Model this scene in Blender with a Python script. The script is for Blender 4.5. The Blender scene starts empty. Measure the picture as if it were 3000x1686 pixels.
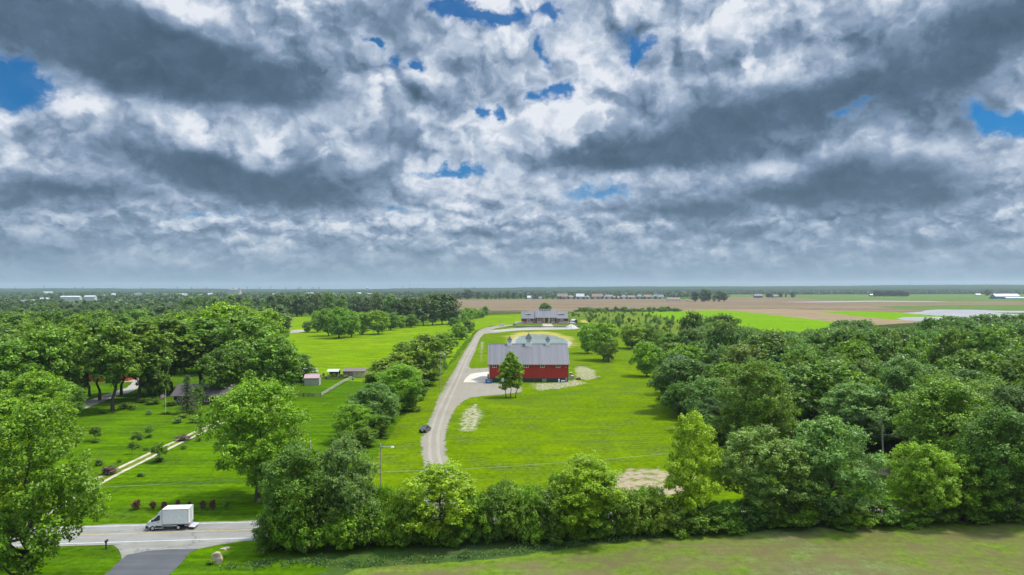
import bpy, bmesh, math, random
import numpy as np
from mathutils import Vector, Matrix
from mathutils.geometry import tessellate_polygon
R = math.radians
scene = bpy.context.scene
col = scene.collection

# ---------------------------------------------------------------- camera
CAM_H, FPX, HZ = 36.0, 2082.0, 843.0          # height of the drone, focal length in photo pixels, horizon row
cam_d = bpy.data.cameras.new('camera'); cam = bpy.data.objects.new('camera', cam_d); col.objects.link(cam)
cam_d.sensor_width = 36.0; cam_d.lens = FPX / 3000 * 36.0
cam_d.clip_start = 0.5; cam_d.clip_end = 60000
CAM_M = Matrix.Rotation(R(90), 3, 'X') @ Matrix.Rotation(R(-0.10), 3, 'Z')
cam.matrix_world = Matrix.Translation((0, 0, CAM_H)) @ CAM_M.to_4x4()
scene.camera = cam

# ---------------------------------------------------------------- exposure
scene.view_settings.view_transform = 'Standard'; scene.view_settings.look = 'None'
scene.view_settings.gamma = 1.0; scene.view_settings.use_curve_mapping = False
scene.view_settings.exposure = 0.7
scene.cycles.max_bounces = 6; scene.cycles.transparent_max_bounces = 12
scene.cycles.volume_bounces = 1

# ---------------------------------------------------------------- node helper
class NT:
    """tiny expression builder over a node tree"""
    def __init__(s, tree): s.t = tree; s.n = tree.nodes; s.l = tree.links
    def new(s, typ, **kw):
        n = s.n.new(typ)
        for k, v in kw.items(): setattr(n, k, v)
        return n
    def put(s, sock, v):
        if hasattr(v, 'is_output'): s.l.new(v, sock)
        elif v is not None: sock.default_value = v
    def m(s, op, a, b=None, c=None, clamp=False):
        n = s.new('ShaderNodeMath', operation=op); n.use_clamp = clamp
        s.put(n.inputs[0], a); s.put(n.inputs[1], b); s.put(n.inputs[2], c)
        return n.outputs[0]
    def v(s, op, a, b=None, sc=None):
        n = s.new('ShaderNodeVectorMath', operation=op)
        s.put(n.inputs[0], a); s.put(n.inputs[1], b)
        if sc is not None: s.put(n.inputs['Scale'], sc)
        return n.outputs['Value'] if op in ('LENGTH', 'DOT_PRODUCT', 'DISTANCE') else n.outputs[0]
    def xyz(s, x, y, z=0.0):
        n = s.new('ShaderNodeCombineXYZ')
        for i, q in enumerate((x, y, z)): s.put(n.inputs[i], q)
        return n.outputs[0]
    def sep(s, v):
        n = s.new('ShaderNodeSeparateXYZ'); s.put(n.inputs[0], v); return n.outputs
    def noise(s, vec, scale=1.0, detail=4.0, rough=0.5, lac=2.0, dist=0.0, dim='3D'):
        n = s.new('ShaderNodeTexNoise', noise_dimensions=dim)
        s.put(n.inputs['Vector'], vec); s.put(n.inputs['Scale'], scale); s.put(n.inputs['Detail'], detail)
        s.put(n.inputs['Roughness'], rough); s.put(n.inputs['Lacunarity'], lac); s.put(n.inputs['Distortion'], dist)
        return n.outputs['Fac'], n.outputs['Color']
    def mapr(s, v, a, b, c=0.0, d=1.0, smooth=False):
        n = s.new('ShaderNodeMapRange'); n.clamp = True
        if smooth: n.interpolation_type = 'SMOOTHSTEP'
        for i, q in enumerate((v, a, b, c, d)): s.put(n.inputs[i], q)
        return n.outputs[0]
    def mix(s, f, a, b, mode='MIX'):
        n = s.new('ShaderNodeMix', data_type='RGBA', blend_type=mode)
        s.put(n.inputs[0], f)
        for sock, q in ((n.inputs[6], a), (n.inputs[7], b)):
            if isinstance(q, tuple) and len(q) == 3: q = (*q, 1.0)
            s.put(sock, q)
        return n.outputs[2]
    def ramp(s, f, stops):
        n = s.new('ShaderNodeValToRGB'); s.put(n.inputs[0], f)
        e = n.color_ramp.elements
        while len(e) < len(stops): e.new(0.5)
        for q, (p, c) in zip(e, stops): q.position = p; q.color = (*c, 1.0)
        return n.outputs[0]

# ---------------------------------------------------------------- sky
SUN_EL, SUN_AZ = R(64), R(78)          # azimuth clockwise from the view direction (+Y): sun high on the right, a little ahead
world = bpy.data.worlds.new("World"); scene.world = world; world.use_nodes = True
W = NT(world.node_tree); W.n.clear()
D = W.new('ShaderNodeTexCoord').outputs['Generated']
DX, DY, DZ = W.sep(D)
AZ = W.m('ARCTAN2', DX, DY); EL = W.m('ARCSINE', DZ)
ELp = W.m('MAXIMUM', EL, 0.0)
PA = W.xyz(AZ, ELp)
def v2a(x, y):                                     # photo-view coordinates -> azimuth, elevation
    a = math.atan((x - 1288) / 1788); return a, math.atan((724 - y) / 1788 * math.cos(a))
def shift(v, dx, dy, dz=0): return W.v('ADD', v, (dx, dy, dz))
PA = W.v('ADD', PA, (3.0, 1.0, 0))                       # keep the noise domain positive
BAND = W.mapr(EL, 0.07, 0.19, 0, 1, True)                 # the cloud cells look smaller towards the horizon
RH = W.v('MULTIPLY', PA, (1.0, 1.15, 1)); RL = W.v('ADD', W.v('MULTIPLY', PA, (1.9, 3.0, 1)), (4, 2, 0))
wf, wc = W.noise(RH, 7.0, 6, 0.6)
warp = W.v('MULTIPLY', W.v('SUBTRACT', wc, (0.5, 0.5, 0.5)), (0.15, 0.085, 0))
PW = W.v('ADD', PA, warp)
_, wc2 = W.noise(RH, 16.0, 6, 0.6)
PG = W.v('ADD', PA, W.v('MULTIPLY', W.v('SUBTRACT', wc2, (0.5, 0.5, 0.5)), (0.12, 0.08, 0)))
def blobs(P, lst):
    tot = None
    for (x, y, rx, ry, rot, st) in lst:
        a, e = v2a(x, y)
        mp = W.new('ShaderNodeMapping', vector_type='TEXTURE')
        W.put(mp.inputs[0], P)
        mp.inputs['Location'].default_value = (a + 3.0, e + 1.0, 0); mp.inputs['Rotation'].default_value = (0, 0, R(-rot))
        mp.inputs['Scale'].default_value = (rx / 1788, ry / 1788, 1)
        g = W.new('ShaderNodeTexGradient', gradient_type='QUADRATIC_SPHERE'); W.put(g.inputs[0], mp.outputs[0])
        tot = W.m('MULTIPLY_ADD', g.outputs['Fac'], st, tot if tot is not None else 0.0)
    return tot
#BLOBS
DARK = [  # thick cloud bases
    (420, 150, 640, 175, 12, 1.6), (640, 220, 420, 110, 10, 1.1), (60, 60, 420, 170, 12, 1.0), (1000, 70, 420, 150, 0, .6), (1100, 180, 260, 80, 0, .3),
    (1900, 290, 560, 150, -8, 1.35), (1560, 400, 420, 75, -3, 1.35), (1850, 380, 300, 60, -4, .5),(2120, 470, 560, 130, -6, 1.4), (2480, 100, 330, 230, -10, 1.3),
    (2150, 200, 300, 150, 0, .5), (2480, 270, 260, 70, 0, .5), (520, 420, 480, 110, 8, 1.15), (700, 480, 420, 80, 5, 1.0), (150, 490, 420, 70, 0, 1.0),
    (930, 440, 300, 60, -3, .6), (350, 560, 500, 60, 0, .35), (1110, 330, 120, 60, 0, .5), (1700, 540, 350, 60, 0, .8), (2330, 520, 420, 80, -6, .6),
    (1150, 585, 260, 30, 0, .6), (1420, 540, 200, 40, 0, .35), (1850, 600, 800, 40, 0, .5), (900, 610, 600, 40, 0, .25), (40, 600, 300, 60, 0, .3)]
LIGHT = [  # sunlit heads
    (480, 15, 330, 80, 5, .85), (200, 260, 420, 70, 8, .45), (560, 320, 420, 80, 8, .8), (820, 290, 260, 130, 0, .8), (1300, 130, 560, 230, 0, .75), (1480, 40, 260, 120, 0, .5),
    (1400, 260, 320, 140, -10, .7), (1860, 60, 420, 130, 0, .7), (2000, 120, 260, 100, 0, .4), (2300, 60, 160, 140, 0, .5), (1930, 440, 260, 80, -8, .9), (2250, 380, 460, 100, 8, .7),
    (2520, 200, 120, 80, 0, .5), (1180, 500, 330, 100, 0, .9), (860, 400, 180, 60, 0, .5), (520, 480, 240, 30, 0, .3), (250, 540, 340, 40, -8, .5), (660, 580, 260, 50, 0, .5), (2480, 380, 260, 120, 0, .6),
    (1480, 560, 160, 50, 0, .5), (1090, 600, 160, 25, 0, .3)]
GAPS = [
    (20, 190, 180, 110, 15, 2.2), (1180, 30, 170, 80, 30, 1.6), (1370, 40, 150, 60, -10, 1.3), (1270, 60, 90, 50, 0, 1.2), (940, 110, 70, 45, 20, 1.6), (1035, 150, 80, 42, 25, 1.7),
    (1350, 120, 80, 60, 30, 1.3), (1600, 135, 130, 70, -35, 1.5), (1390, 220, 110, 60, -10, 1.6), (1243, 278, 55, 55, 0, 1.5), (1150, 432, 230, 45, 0, 1.4),
    (1500, 482, 190, 50, 0, 1.2), (2530, 310, 170, 55, 10, 1.7), (500, 530, 190, 40, 0, 1.0), (2150, 270, 110, 35, -10, .9), (2410, 430, 60, 40, 0, .5),
    (1000, 540, 120, 40, 0, .8), (1750, 20, 120, 60, 0, .5)]
K = blobs(PW, DARK); Lb = blobs(PW, LIGHT); G = blobs(PG, GAPS)
n1, _ = W.noise(RH, 6.0, 5, 0.5)
# cumulus heads: rounded cells swirled a little, lit from above right
def relief(P, ke, kn):
    _, c = W.noise(P, 14.0, 5, 0.6)
    pw = W.v('ADD', P, W.v('SCALE', W.v('SUBTRACT', c, (0.5, 0.5, 0.5)), sc=0.055))
    def heap(v):
        tot = None
        for sc_, am in ((8.0, 1.0), (18.0, 0.60), (40.0, 0.32), (88.0, 0.16)):
            vo = W.new('ShaderNodeTexVoronoi', feature='F1', voronoi_dimensions='2D')
            W.put(vo.inputs['Vector'], v); vo.inputs['Scale'].default_value = sc_
            q = W.m('SUBTRACT', 1.0, W.m('POWER', vo.outputs['Distance'], 2.0))
            tot = W.m('MULTIPLY_ADD', q, am, tot if tot is not None else 0.0)
        return tot
    h0 = heap(pw)
    emb = W.m('SUBTRACT', h0, heap(shift(pw, 0.008, 0.022)))
    nb, _ = W.noise(pw, 7.0, 4, 0.5); nb2, _ = W.noise(shift(pw, 0.008, 0.04), 7.0, 4, 0.5)
    nd, _ = W.noise(pw, 16.0, 7, 0.58)
    t = W.m('MULTIPLY', emb, ke)
    t = W.m('MULTIPLY_ADD', W.m('SUBTRACT', nb, nb2), kn, t)
    # crisp fronts of the nearer heads against the cloud behind them
    fld = W.m('MULTIPLY_ADD', h0, 0.16, W.m('MULTIPLY_ADD', Lb, 0.10, nb))
    front = W.mapr(fld, 0.775, 0.835, 0, 1, True); front2 = W.mapr(W.m('MULTIPLY_ADD', h0, 0.13, nd), 0.70, 0.75, 0, 1, True)
    t = W.m('MULTIPLY_ADD', front, 0.30, t); t = W.m('MULTIPLY_ADD', front2, 0.16, t)
    return W.m('MULTIPLY_ADD', W.m('SUBTRACT', nd, 0.5), 0.42, t), nd
rh, ndh = relief(RH, 1.35, 1.9); rl, ndl = relief(RL, 1.3, 2.2)
def lerp(f, a_, b_): return W.m('ADD', W.m('MULTIPLY', b_, f), W.m('MULTIPLY', a_, W.m('SUBTRACT', 1.0, f)))
rel = W.m('MULTIPLY', lerp(BAND, W.m('MULTIPLY', rl, 0.95), rh), 0.48); n2 = lerp(BAND, ndl, ndh)
low = W.mapr(EL, 0.01, 0.08, 0.25, 1.0)
Kd = W.m('ADD', K, W.m('MULTIPLY', W.m('SUBTRACT', n1, 0.5), 0.55))
Kd = W.m('ADD', Kd, W.m('MULTIPLY', W.m('SUBTRACT', n2, 0.5), 0.5))
Kc = W.mapr(Kd, 0.0, 1.0, 0, 1, True)
detail_amt = W.m('MULTIPLY', W.m('SUBTRACT', 1.0, W.m('MULTIPLY', Kc, 0.88)), low)
L = W.m('ADD', 0.485, W.m('MULTIPLY', Lb, 0.26))
L = W.m('SUBTRACT', L, W.m('MULTIPLY', Kc, 0.40))
L = W.m('ADD', L, W.m('MULTIPLY', W.m('MULTIPLY', W.m('SUBTRACT', n1, 0.5), Kc), 0.30))
L = W.m('ADD', L, W.m('MULTIPLY', rel, detail_amt))
nf, _ = W.noise(PG, 60.0, 5, 0.65)
Gn = W.m('ADD', G, W.m('ADD', W.m('MULTIPLY', W.m('SUBTRACT', n2, 0.5), 1.4), W.m('MULTIPLY', W.m('SUBTRACT', nf, 0.5), 0.9)))
gap = W.mapr(Gn, 0.20, 1.00, 0, 1, True)
edge = W.mapr(Gn, -0.1, 0.45, 0, 0.18)
L = W.m('ADD', L, edge)
cloud_col = W.ramp(L, [(0.0, (.058, .100, .154)), (0.22, (.096, .158, .238)), (0.5, (.225, .310, .440)), (0.75, (.450, .530, .650)), (1.0, (.76, .795, .86))])
# clouds overhead, outside the frame and nearer the sun, brightened to lift ambient light
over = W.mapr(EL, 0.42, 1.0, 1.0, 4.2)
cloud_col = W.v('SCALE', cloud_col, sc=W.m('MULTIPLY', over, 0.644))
haze_f = W.mapr(EL, 0.0, 0.17, 0, 1)
haze_f = W.m('POWER', W.m('SUBTRACT', 1.0, haze_f), 2.6)
cloud_col = W.mix(W.m('MULTIPLY', haze_f, 0.96), cloud_col, (.155, .224, .292))
sky = W.new('ShaderNodeTexSky', sky_type='NISHITA'); sky.sun_disc = False
sky.sun_elevation = SUN_EL; sky.sun_rotation = SUN_AZ; sky.altitude = 200; sky.dust_density = 1.0; sky.ozone_density = 3.0
blue = W.mix(1.0, sky.outputs[0], (0.045, 0.30, 0.50), 'MULTIPLY')
bg1 = W.new('ShaderNodeBackground'); W.put(bg1.inputs[0], blue); bg1.inputs[1].default_value = 0.11
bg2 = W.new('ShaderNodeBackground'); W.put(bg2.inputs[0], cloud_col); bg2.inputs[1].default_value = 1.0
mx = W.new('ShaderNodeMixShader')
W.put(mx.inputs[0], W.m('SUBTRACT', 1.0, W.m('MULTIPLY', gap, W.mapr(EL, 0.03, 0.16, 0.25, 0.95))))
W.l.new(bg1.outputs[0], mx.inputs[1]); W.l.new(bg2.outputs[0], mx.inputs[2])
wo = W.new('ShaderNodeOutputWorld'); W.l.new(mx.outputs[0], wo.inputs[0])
world.cycles.sampling_method = 'MANUAL'; world.cycles.sample_map_resolution = 512

# ---------------------------------------------------------------- sun
sd = bpy.data.lights.new('sun', 'SUN'); sun = bpy.data.objects.new('sun', sd); col.objects.link(sun)
sd.energy = 2.8; sd.angle = R(6); sd.color = (1.0, 0.955, 0.88)
sdir = Vector((math.cos(SUN_EL) * math.sin(SUN_AZ), math.cos(SUN_EL) * math.cos(SUN_AZ), math.sin(SUN_EL)))
sun.rotation_euler = sdir.to_track_quat('Z', 'Y').to_euler()

# ================================================================ helpers
def P(nx, ny, z=0.0):
    """photo pixel -> the point of the horizontal plane z it shows"""
    d = CAM_M @ Vector(((nx - 1500) / FPX, -(ny - 843) / FPX, -1.0))
    t = (z - CAM_H) / d.z
    return Vector((d.x * t, d.y * t, z))
def PD(nx, depth, z=0.0): return Vector(((nx - 1500) / FPX * depth, depth, z))
def ZT(nx, ny, depth):
    """height of the point that stands at this distance and shows at this pixel"""
    d = CAM_M @ Vector(((nx - 1500) / FPX, -(ny - 843) / FPX, -1.0))
    return CAM_H + d.z * depth / d.y
def tag(o, label=None, cat=None, group=None, kind=None):
    if label: o['label'] = label
    if cat: o['category'] = cat
    if group: o['group'] = group
    if kind: o['kind'] = kind
    return o
def empty(name, loc, rz=0.0, label=None, cat=None, group=None):
    o = bpy.data.objects.new(name, None); col.objects.link(o); o.empty_display_size = 0.5
    o.location = loc; o.rotation_euler = (0, 0, rz)
    return tag(o, label, cat, group)
def link(name, me, parent=None, mat=None):
    o = bpy.data.objects.new(name, me); col.objects.link(o)
    if parent is not None: o.parent = parent
    if mat is not None and not me.materials: me.materials.append(mat)
    return o
class MB:
    """collects verts and faces, builds ONE mesh object"""
    def __init__(s): s.v = []; s.f = []; s.mi = []; s.m = 0
    def add(s, vs, fs, mi=None):
        b = len(s.v); s.v += [tuple(q) for q in vs]
        for f in fs: s.f.append(tuple(b + i for i in f)); s.mi.append(s.m if mi is None else mi)
        return s
    def box(s, x0, x1, y0, y1, z0, z1, mi=None):
        vs = [(x, y, z) for z in (z0, z1) for x, y in ((x0, y0), (x1, y0), (x1, y1), (x0, y1))]
        return s.add(vs, [(3, 2, 1, 0), (4, 5, 6, 7), (0, 1, 5, 4), (1, 2, 6, 5), (2, 3, 7, 6), (3, 0, 4, 7)], mi)
    def frustum(s, b, t, z0, z1, mi=None):
        """b, t = (x0, x1, y0, y1) bottom and top rectangles"""
        vs = [(x, y, z) for (q, z) in ((b, z0), (t, z1)) for x, y in ((q[0], q[2]), (q[1], q[2]), (q[1], q[3]), (q[0], q[3]))]
        return s.add(vs, [(3, 2, 1, 0), (4, 5, 6, 7), (0, 1, 5, 4), (1, 2, 6, 5), (2, 3, 7, 6), (3, 0, 4, 7)], mi)
    def prism(s, pts, a0, a1, axis='y', mi=None):
        """extrude a polygon (in the xz plane for axis y, yz for x, xy for z)"""
        n = len(pts)
        def mk(p, a): return (p[0], a, p[1]) if axis == 'y' else ((a, p[0], p[1]) if axis == 'x' else (p[0], p[1], a))
        vs = [mk(p, a0) for p in pts] + [mk(p, a1) for p in pts]
        tri = tessellate_polygon([[Vector((p[0], p[1], 0)) for p in pts]])
        fs = [(a, b, c) for a, b, c in tri] + [(c + n, b + n, a + n) for a, b, c in tri]
        fs += [(i, (i + 1) % n, (i + 1) % n + n, i + n) for i in range(n)]
        return s.add(vs, fs, mi)
    def tube(s, pts, rad, k=6, mi=None, cap=True):
        pts = [Vector(p) for p in pts]; rings = []
        for i, p in enumerate(pts):
            t = (pts[min(i + 1, len(pts) - 1)] - pts[max(i - 1, 0)]).normalized()
            u = t.cross(Vector((0, 0, 1)) if abs(t.z) < .9 else Vector((1, 0, 0))).normalized(); w = t.cross(u)
            r = rad[i] if hasattr(rad, '__len__') else rad
            rings.append([p + (u * math.cos(a) + w * math.sin(a)) * r for a in [2 * math.pi * j / k for j in range(k)]])
        vs = [q for r_ in rings for q in r_]; fs = []
        for i in range(len(pts) - 1):
            for j in range(k):
                fs.append((i * k + j, i * k + (j + 1) % k, (i + 1) * k + (j + 1) % k, (i + 1) * k + j))
        if cap: fs += [tuple(range(k))[::-1], tuple((len(pts) - 1) * k + j for j in range(k))]
        return s.add(vs, fs, mi)
    def mesh(s, name, mat, bevel=0.0, smooth=False):
        me = bpy.data.meshes.new(name); me.from_pydata(s.v, [], s.f)
        for m_ in (mat if isinstance(mat, (list, tuple)) else [mat]): me.materials.append(m_)
        me.polygons.foreach_set('material_index', s.mi)
        bm = bmesh.new(); bm.from_mesh(me)
        bmesh.ops.recalc_face_normals(bm, faces=bm.faces)
        if bevel: bmesh.ops.bevel(bm, geom=[e for e in bm.edges if e.calc_face_angle(0) > .4], offset=bevel, segments=2, affect='EDGES', profile=.6, clamp_overlap=True)
        if smooth:
            for f in bm.faces: f.smooth = True
        bm.to_mesh(me); bm.free(); me.update()
        return me
    def build(s, name, mat, parent=None, **kw):
        return link(name, s.mesh(name, mat, **kw), parent)
def np_mesh(name, V, F, mat):
    """V (n,3), F (m,4) numpy arrays"""
    me = bpy.data.meshes.new(name); n = len(V); m_ = len(F); k = F.shape[1]
    me.vertices.add(n); me.vertices.foreach_set('co', np.ascontiguousarray(V, np.float32).ravel())
    me.loops.add(m_ * k); me.loops.foreach_set('vertex_index', np.ascontiguousarray(F, np.int32).ravel())
    me.polygons.add(m_); me.polygons.foreach_set('loop_start', np.arange(0, m_ * k, k, dtype=np.int32))
    me.update(calc_edges=True); me.validate()
    me.materials.append(mat)
    return me

# ================================================================ materials
def material(name):
    m_ = bpy.data.materials.new(name); m_.use_nodes = True
    t = NT(m_.node_tree); t.n.clear()
    b = t.new('ShaderNodeBsdfPrincipled'); o = t.new('ShaderNodeOutputMaterial'); t.l.new(b.outputs[0], o.inputs[0])
    t.bsdf = b; t.out = o
    return m_, t
def setb(t, **kw):
    for k, v in kw.items():
        s = t.bsdf.inputs[{'color': 'Base Color', 'rough': 'Roughness', 'metal': 'Metallic', 'spec': 'Specular IOR Level', 'normal': 'Normal', 'coat': 'Coat Weight'}[k]]
        if isinstance(v, tuple) and len(v) == 3: v = (*v, 1.0)
        t.put(s, v)
def ocoord(t, sc=(1, 1, 1), loc=(0, 0, 0)):
    c = t.new('ShaderNodeTexCoord').outputs['Object']
    return t.v('ADD', t.v('MULTIPLY', c, sc), loc)
def plain(name, c, rough=0.6, metal=0.0, var=0.12, scale=3.0, spec=0.4):
    """paint, plastic or metal with slight unevenness and grime"""
    m_, t = material(name); f, _ = t.noise(ocoord(t), scale, 4, 0.6)
    g, _ = t.noise(ocoord(t), scale * 6, 3, 0.6)
    k = t.m('ADD', t.mapr(f, .3, .7, 1 - var, 1 + var), t.mapr(g, .3, .7, -var * .4, var * .4))
    setb(t, color=t.v('SCALE', (*c,), sc=k), rough=t.mapr(f, .3, .7, rough * .85, min(1, rough * 1.15)), metal=metal, spec=spec)
    return m_
def bump(t, h, strength=0.4, dist=0.05):
    b = t.new('ShaderNodeBump'); b.inputs['Strength'].default_value = strength; b.inputs['Distance'].default_value = dist
    t.put(b.inputs['Height'], h); return b.outputs[0]
def grass_col(t, a, b, c, streak=(0.25, 0.25), rot=0.0, dry=0.0):
    """lawn colour in world metres: broad tone, patches, tussocks and mowing streaks"""
    co = t.new('ShaderNodeTexCoord').outputs['Object']
    n0, _ = t.noise(co, 0.018, 4, 0.55); n1, _ = t.noise(co, 0.11, 5, 0.6); n2, _ = t.noise(co, 0.9, 5, 0.65); n4, _ = t.noise(co, 4.5, 3, .6)
    mp = t.new('ShaderNodeMapping'); t.put(mp.inputs[0], co); mp.inputs['Rotation'].default_value = (0, 0, rot); mp.inputs['Scale'].default_value = (0.05, 0.55, 1)
    n3, _ = t.noise(mp.outputs[0], 1.0, 4, 0.6)
    k = t.mix(t.mapr(n0, .38, .62), a, b); nn, _ = t.noise(co, 0.035, 5, .6); k = t.mix(t.mapr(nn, .52, .66, 0, .55), k, t.v('MULTIPLY', c, (1.35, 1.15, 4.0)))
    k = t.mix(t.m('MULTIPLY', t.mapr(n1, .40, .66), .85), k, c)
    k = t.mix(t.m('MULTIPLY', t.mapr(n3, .45, .75), streak[0] * .7), k, tuple(q * 1.2 for q in b))
    if dry: k = t.mix(t.m('MULTIPLY', t.mapr(n1, .5, .75), t.mapr(n2, .4, .65, 0, dry)), k, (.22, .19, .075))
    v = t.m('ADD', t.mapr(n2, .25, .75, .62, 1.38), t.m('ADD', t.mapr(n4, .25, .75, -.30, .30), t.mapr(n3, .3, .7, -streak[1] * .5, streak[1] * .5)))
    return t.v('SCALE', k, sc=v), n2, n1
def ground_mat(name, a, b, c, **kw):
    m_, t = material(name); k, n2, _ = grass_col(t, a, b, c, **kw)
    setb(t, color=k, rough=1.0, spec=.0, normal=bump(t, n2, .5, .15)); return m_
G_A, G_B, G_C = (.092, .155, .0012), (.125, .185, .0012), (.056, .104, .003)
M = {}
M['ground'] = ground_mat('grass_ground', (.048, .098, .004), (.066, .122, .003), (.034, .070, .006))
M['lawn'] = ground_mat('lawn_grass', G_A, G_B, G_C, rot=1.25, dry=.45, streak=(.25, .18))
M['left_lawn'] = ground_mat('left_lawn_grass', (.052, .118, .0015), (.078, .150, .0015), (.034, .080, .003), rot=-.62, streak=(.55, .45), dry=.2)
M['meadow'] = ground_mat('meadow_grass', (.120, .205, .0012), (.160, .240, .0012), (.085, .150, .003), rot=.25, streak=(.6, .45), dry=.2)
M['crop'] = ground_mat('young_crop', (.120, .235, .0015), (.145, .255, .0015), (.095, .195, .003), rot=.1, streak=(.3, .15))
M['far_green'] = ground_mat('far_green_field', (.075, .135, .025), (.105, .160, .030), (.090, .120, .030), rot=.05)
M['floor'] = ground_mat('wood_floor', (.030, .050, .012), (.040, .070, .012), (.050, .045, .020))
M['scrub'] = ground_mat('rough_grass', (.070, .130, .006), (.130, .190, .006), (.090, .110, .020), dry=.5)
def patch_mat(name, c1, c2, thr=(.40, .60), base=(G_A, G_B, G_C), scale=.35, grass_amt=1.0, fine=2.5, rows=None):
    """bare ground that breaks up into the lawn towards the sheet's border (attribute rim: 0 at the border)"""
    m_, t = material(name); g, n2, n1 = grass_col(t, *base)
    co = t.new('ShaderNodeTexCoord').outputs['Object']
    f, _ = t.noise(co, scale, 6, .62); h, _ = t.noise(co, fine, 4, .6); h2, _ = t.noise(co, .06, 3, .5)
    e = t.new('ShaderNodeAttribute', attribute_name='rim').outputs['Fac']
    k = t.mix(t.mapr(h, .3, .7), c1, c2); k = t.mix(t.mapr(h2, .35, .65, 0, .5), k, tuple(q * .72 for q in c1))
    if rows:
        mp = t.new('ShaderNodeMapping'); t.put(mp.inputs[0], co); mp.inputs['Rotation'].default_value = (0, 0, rows[0]); mp.inputs['Scale'].default_value = rows[1]
        r_, _ = t.noise(mp.outputs[0], 1.0, 4, .6); k = t.mix(t.mapr(r_, .42, .62, 0, rows[2]), k, rows[3])
    q = t.m('ADD', f, t.m('MULTIPLY', t.m('SUBTRACT', e, .5), .55))
    k = t.mix(t.m('MULTIPLY', t.m('SUBTRACT', 1.0, t.mapr(q, *thr)), grass_amt), k, g)
    setb(t, color=k, rough=.98, spec=.0, normal=bump(t, h, .3, .05)); return m_
SOIL = (.130, .088, .056)
M['gravel'] = patch_mat('gravel', (.275, .245, .195), (.215, .193, .155), thr=(.24, .42), scale=.6, rows=(0, (.5, .035, 1), .35, (.28, .25, .19)))
M['gravel_pale'] = patch_mat('pale_gravel', (.36, .33, .29), (.29, .265, .235), thr=(.16, .24), scale=.5)
M['bare'] = patch_mat('bare_dirt', (.42, .37, .27), (.28, .24, .16), thr=(.66, .86), scale=.85)
M['bare_dense'] = patch_mat('bare_soil_by_hedge', (.36, .29, .19), (.26, .20, .13), thr=(.62, .80), scale=.5, fine=1.2)
M['sand'] = patch_mat('dry_grass_bank', (.36, .30, .085), (.30, .27, .06), thr=(.34, .62), scale=.08)
M['brown'] = patch_mat('ploughed_soil', SOIL, (.19, .135, .085), thr=(.02, .05), scale=.02, fine=.05, rows=(.02, (.0025, .035, 1), .75, (.235, .185, .115)))
M['tan'] = patch_mat('tan_field', (.25, .185, .11), (.30, .225, .13), thr=(.02, .05), scale=.02, fine=.05, rows=(-.35, (.004, .10, 1), .6, (.17, .12, .07)))
M['near_field'] = patch_mat('sparse_field', (.125, .105, .046), (.155, .120, .062), thr=(.62, .93), scale=.22, fine=2.0,
    base=((.100, .145, .018), (.095, .165, .010), (.125, .140, .032)), rows=(-.10, (.05, 1.1, 1), .4, (.080, .105, .026)))
M['weeds_soil'] = ground_mat('weedy_verge', (.045, .090, .014), (.038, .080, .022), (.070, .085, .022))
def asphalt(name, c, var=.12, cracks=True):
    m_, t = material(name); co = t.new('ShaderNodeTexCoord').outputs['Object']
    f, _ = t.noise(co, .25, 5, .6); g, _ = t.noise(co, 9.0, 3, .7)
    mp = t.new('ShaderNodeMapping'); t.put(mp.inputs[0], co); mp.inputs['Rotation'].default_value = (0, 0, R(-4.9)); mp.inputs['Scale'].default_value = (.03, .75, 1)
    s_, _ = t.noise(mp.outputs[0], 1.0, 3, .5)
    k = t.m('ADD', t.mapr(f, .3, .7, 1 - var, 1 + var), t.m('ADD', t.mapr(g, .3, .7, -.09, .09), t.mapr(s_, .35, .65, -.10, .10)))
    c2 = t.v('SCALE', (*c,), sc=k)
    if cracks:
        vo = t.new('ShaderNodeTexVoronoi', feature='DISTANCE_TO_EDGE'); wf_, wc_ = t.noise(co, .6, 4, .6)
        t.put(vo.inputs['Vector'], t.v('ADD', t.v('MULTIPLY', co, (.06, .16, 1)), t.v('SCALE', wc_, sc=.35))); vo.inputs['Scale'].default_value = 1.0
        c2 = t.mix(t.m('MULTIPLY', t.mapr(vo.outputs['Distance'], .0, .014, 1, 0), .6), c2, (.05, .05, .05))
    setb(t, color=c2, rough=.85, spec=.25, normal=bump(t, g, .3, .02)); return m_
M['road'] = asphalt('worn_asphalt', (.225, .218, .195))
M['apron'] = asphalt('pale_shoulder', (.225, .215, .185))
M['drive_asphalt'] = asphalt('dark_asphalt', (.085, .087, .092), cracks=False)
M['white_line'] = plain('white_road_paint', (.58, .58, .54), .7, var=.25, scale=1.5)
M['yellow_line'] = plain('yellow_road_paint', (.47, .33, .11), .7, var=.3, scale=1.5)
M['rut'] = patch_mat('wheel_rut', (.33, .295, .235), (.28, .25, .20), thr=(.42, .56), scale=.35, base=((.235, .210, .168),) * 3)
M['concrete'] = plain('concrete', (.46, .42, .34), .85, var=.10, scale=.3)
M['track'] = plain('wheel_track', (.40, .35, .25), .9, var=.25, scale=.5)
def water_mat(name, c, r_=.06):
    m_, t = material(name); co = ocoord(t, (.25, 1.0, 1)); f, _ = t.noise(co, .8, 3, .5)
    g, _ = t.noise(ocoord(t, (.02, .08, 1)), 1.0, 3, .5)
    setb(t, color=t.v('SCALE', (*c,), sc=t.mapr(g, .3, .7, .7, 1.2)), rough=r_, spec=.5, normal=bump(t, f, .12, .03)); return m_
M['pond'] = water_mat('pond_water', (.20, .25, .16), .10)
M['flood'] = water_mat('flood_water', (.36, .33, .32), .3)
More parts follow.
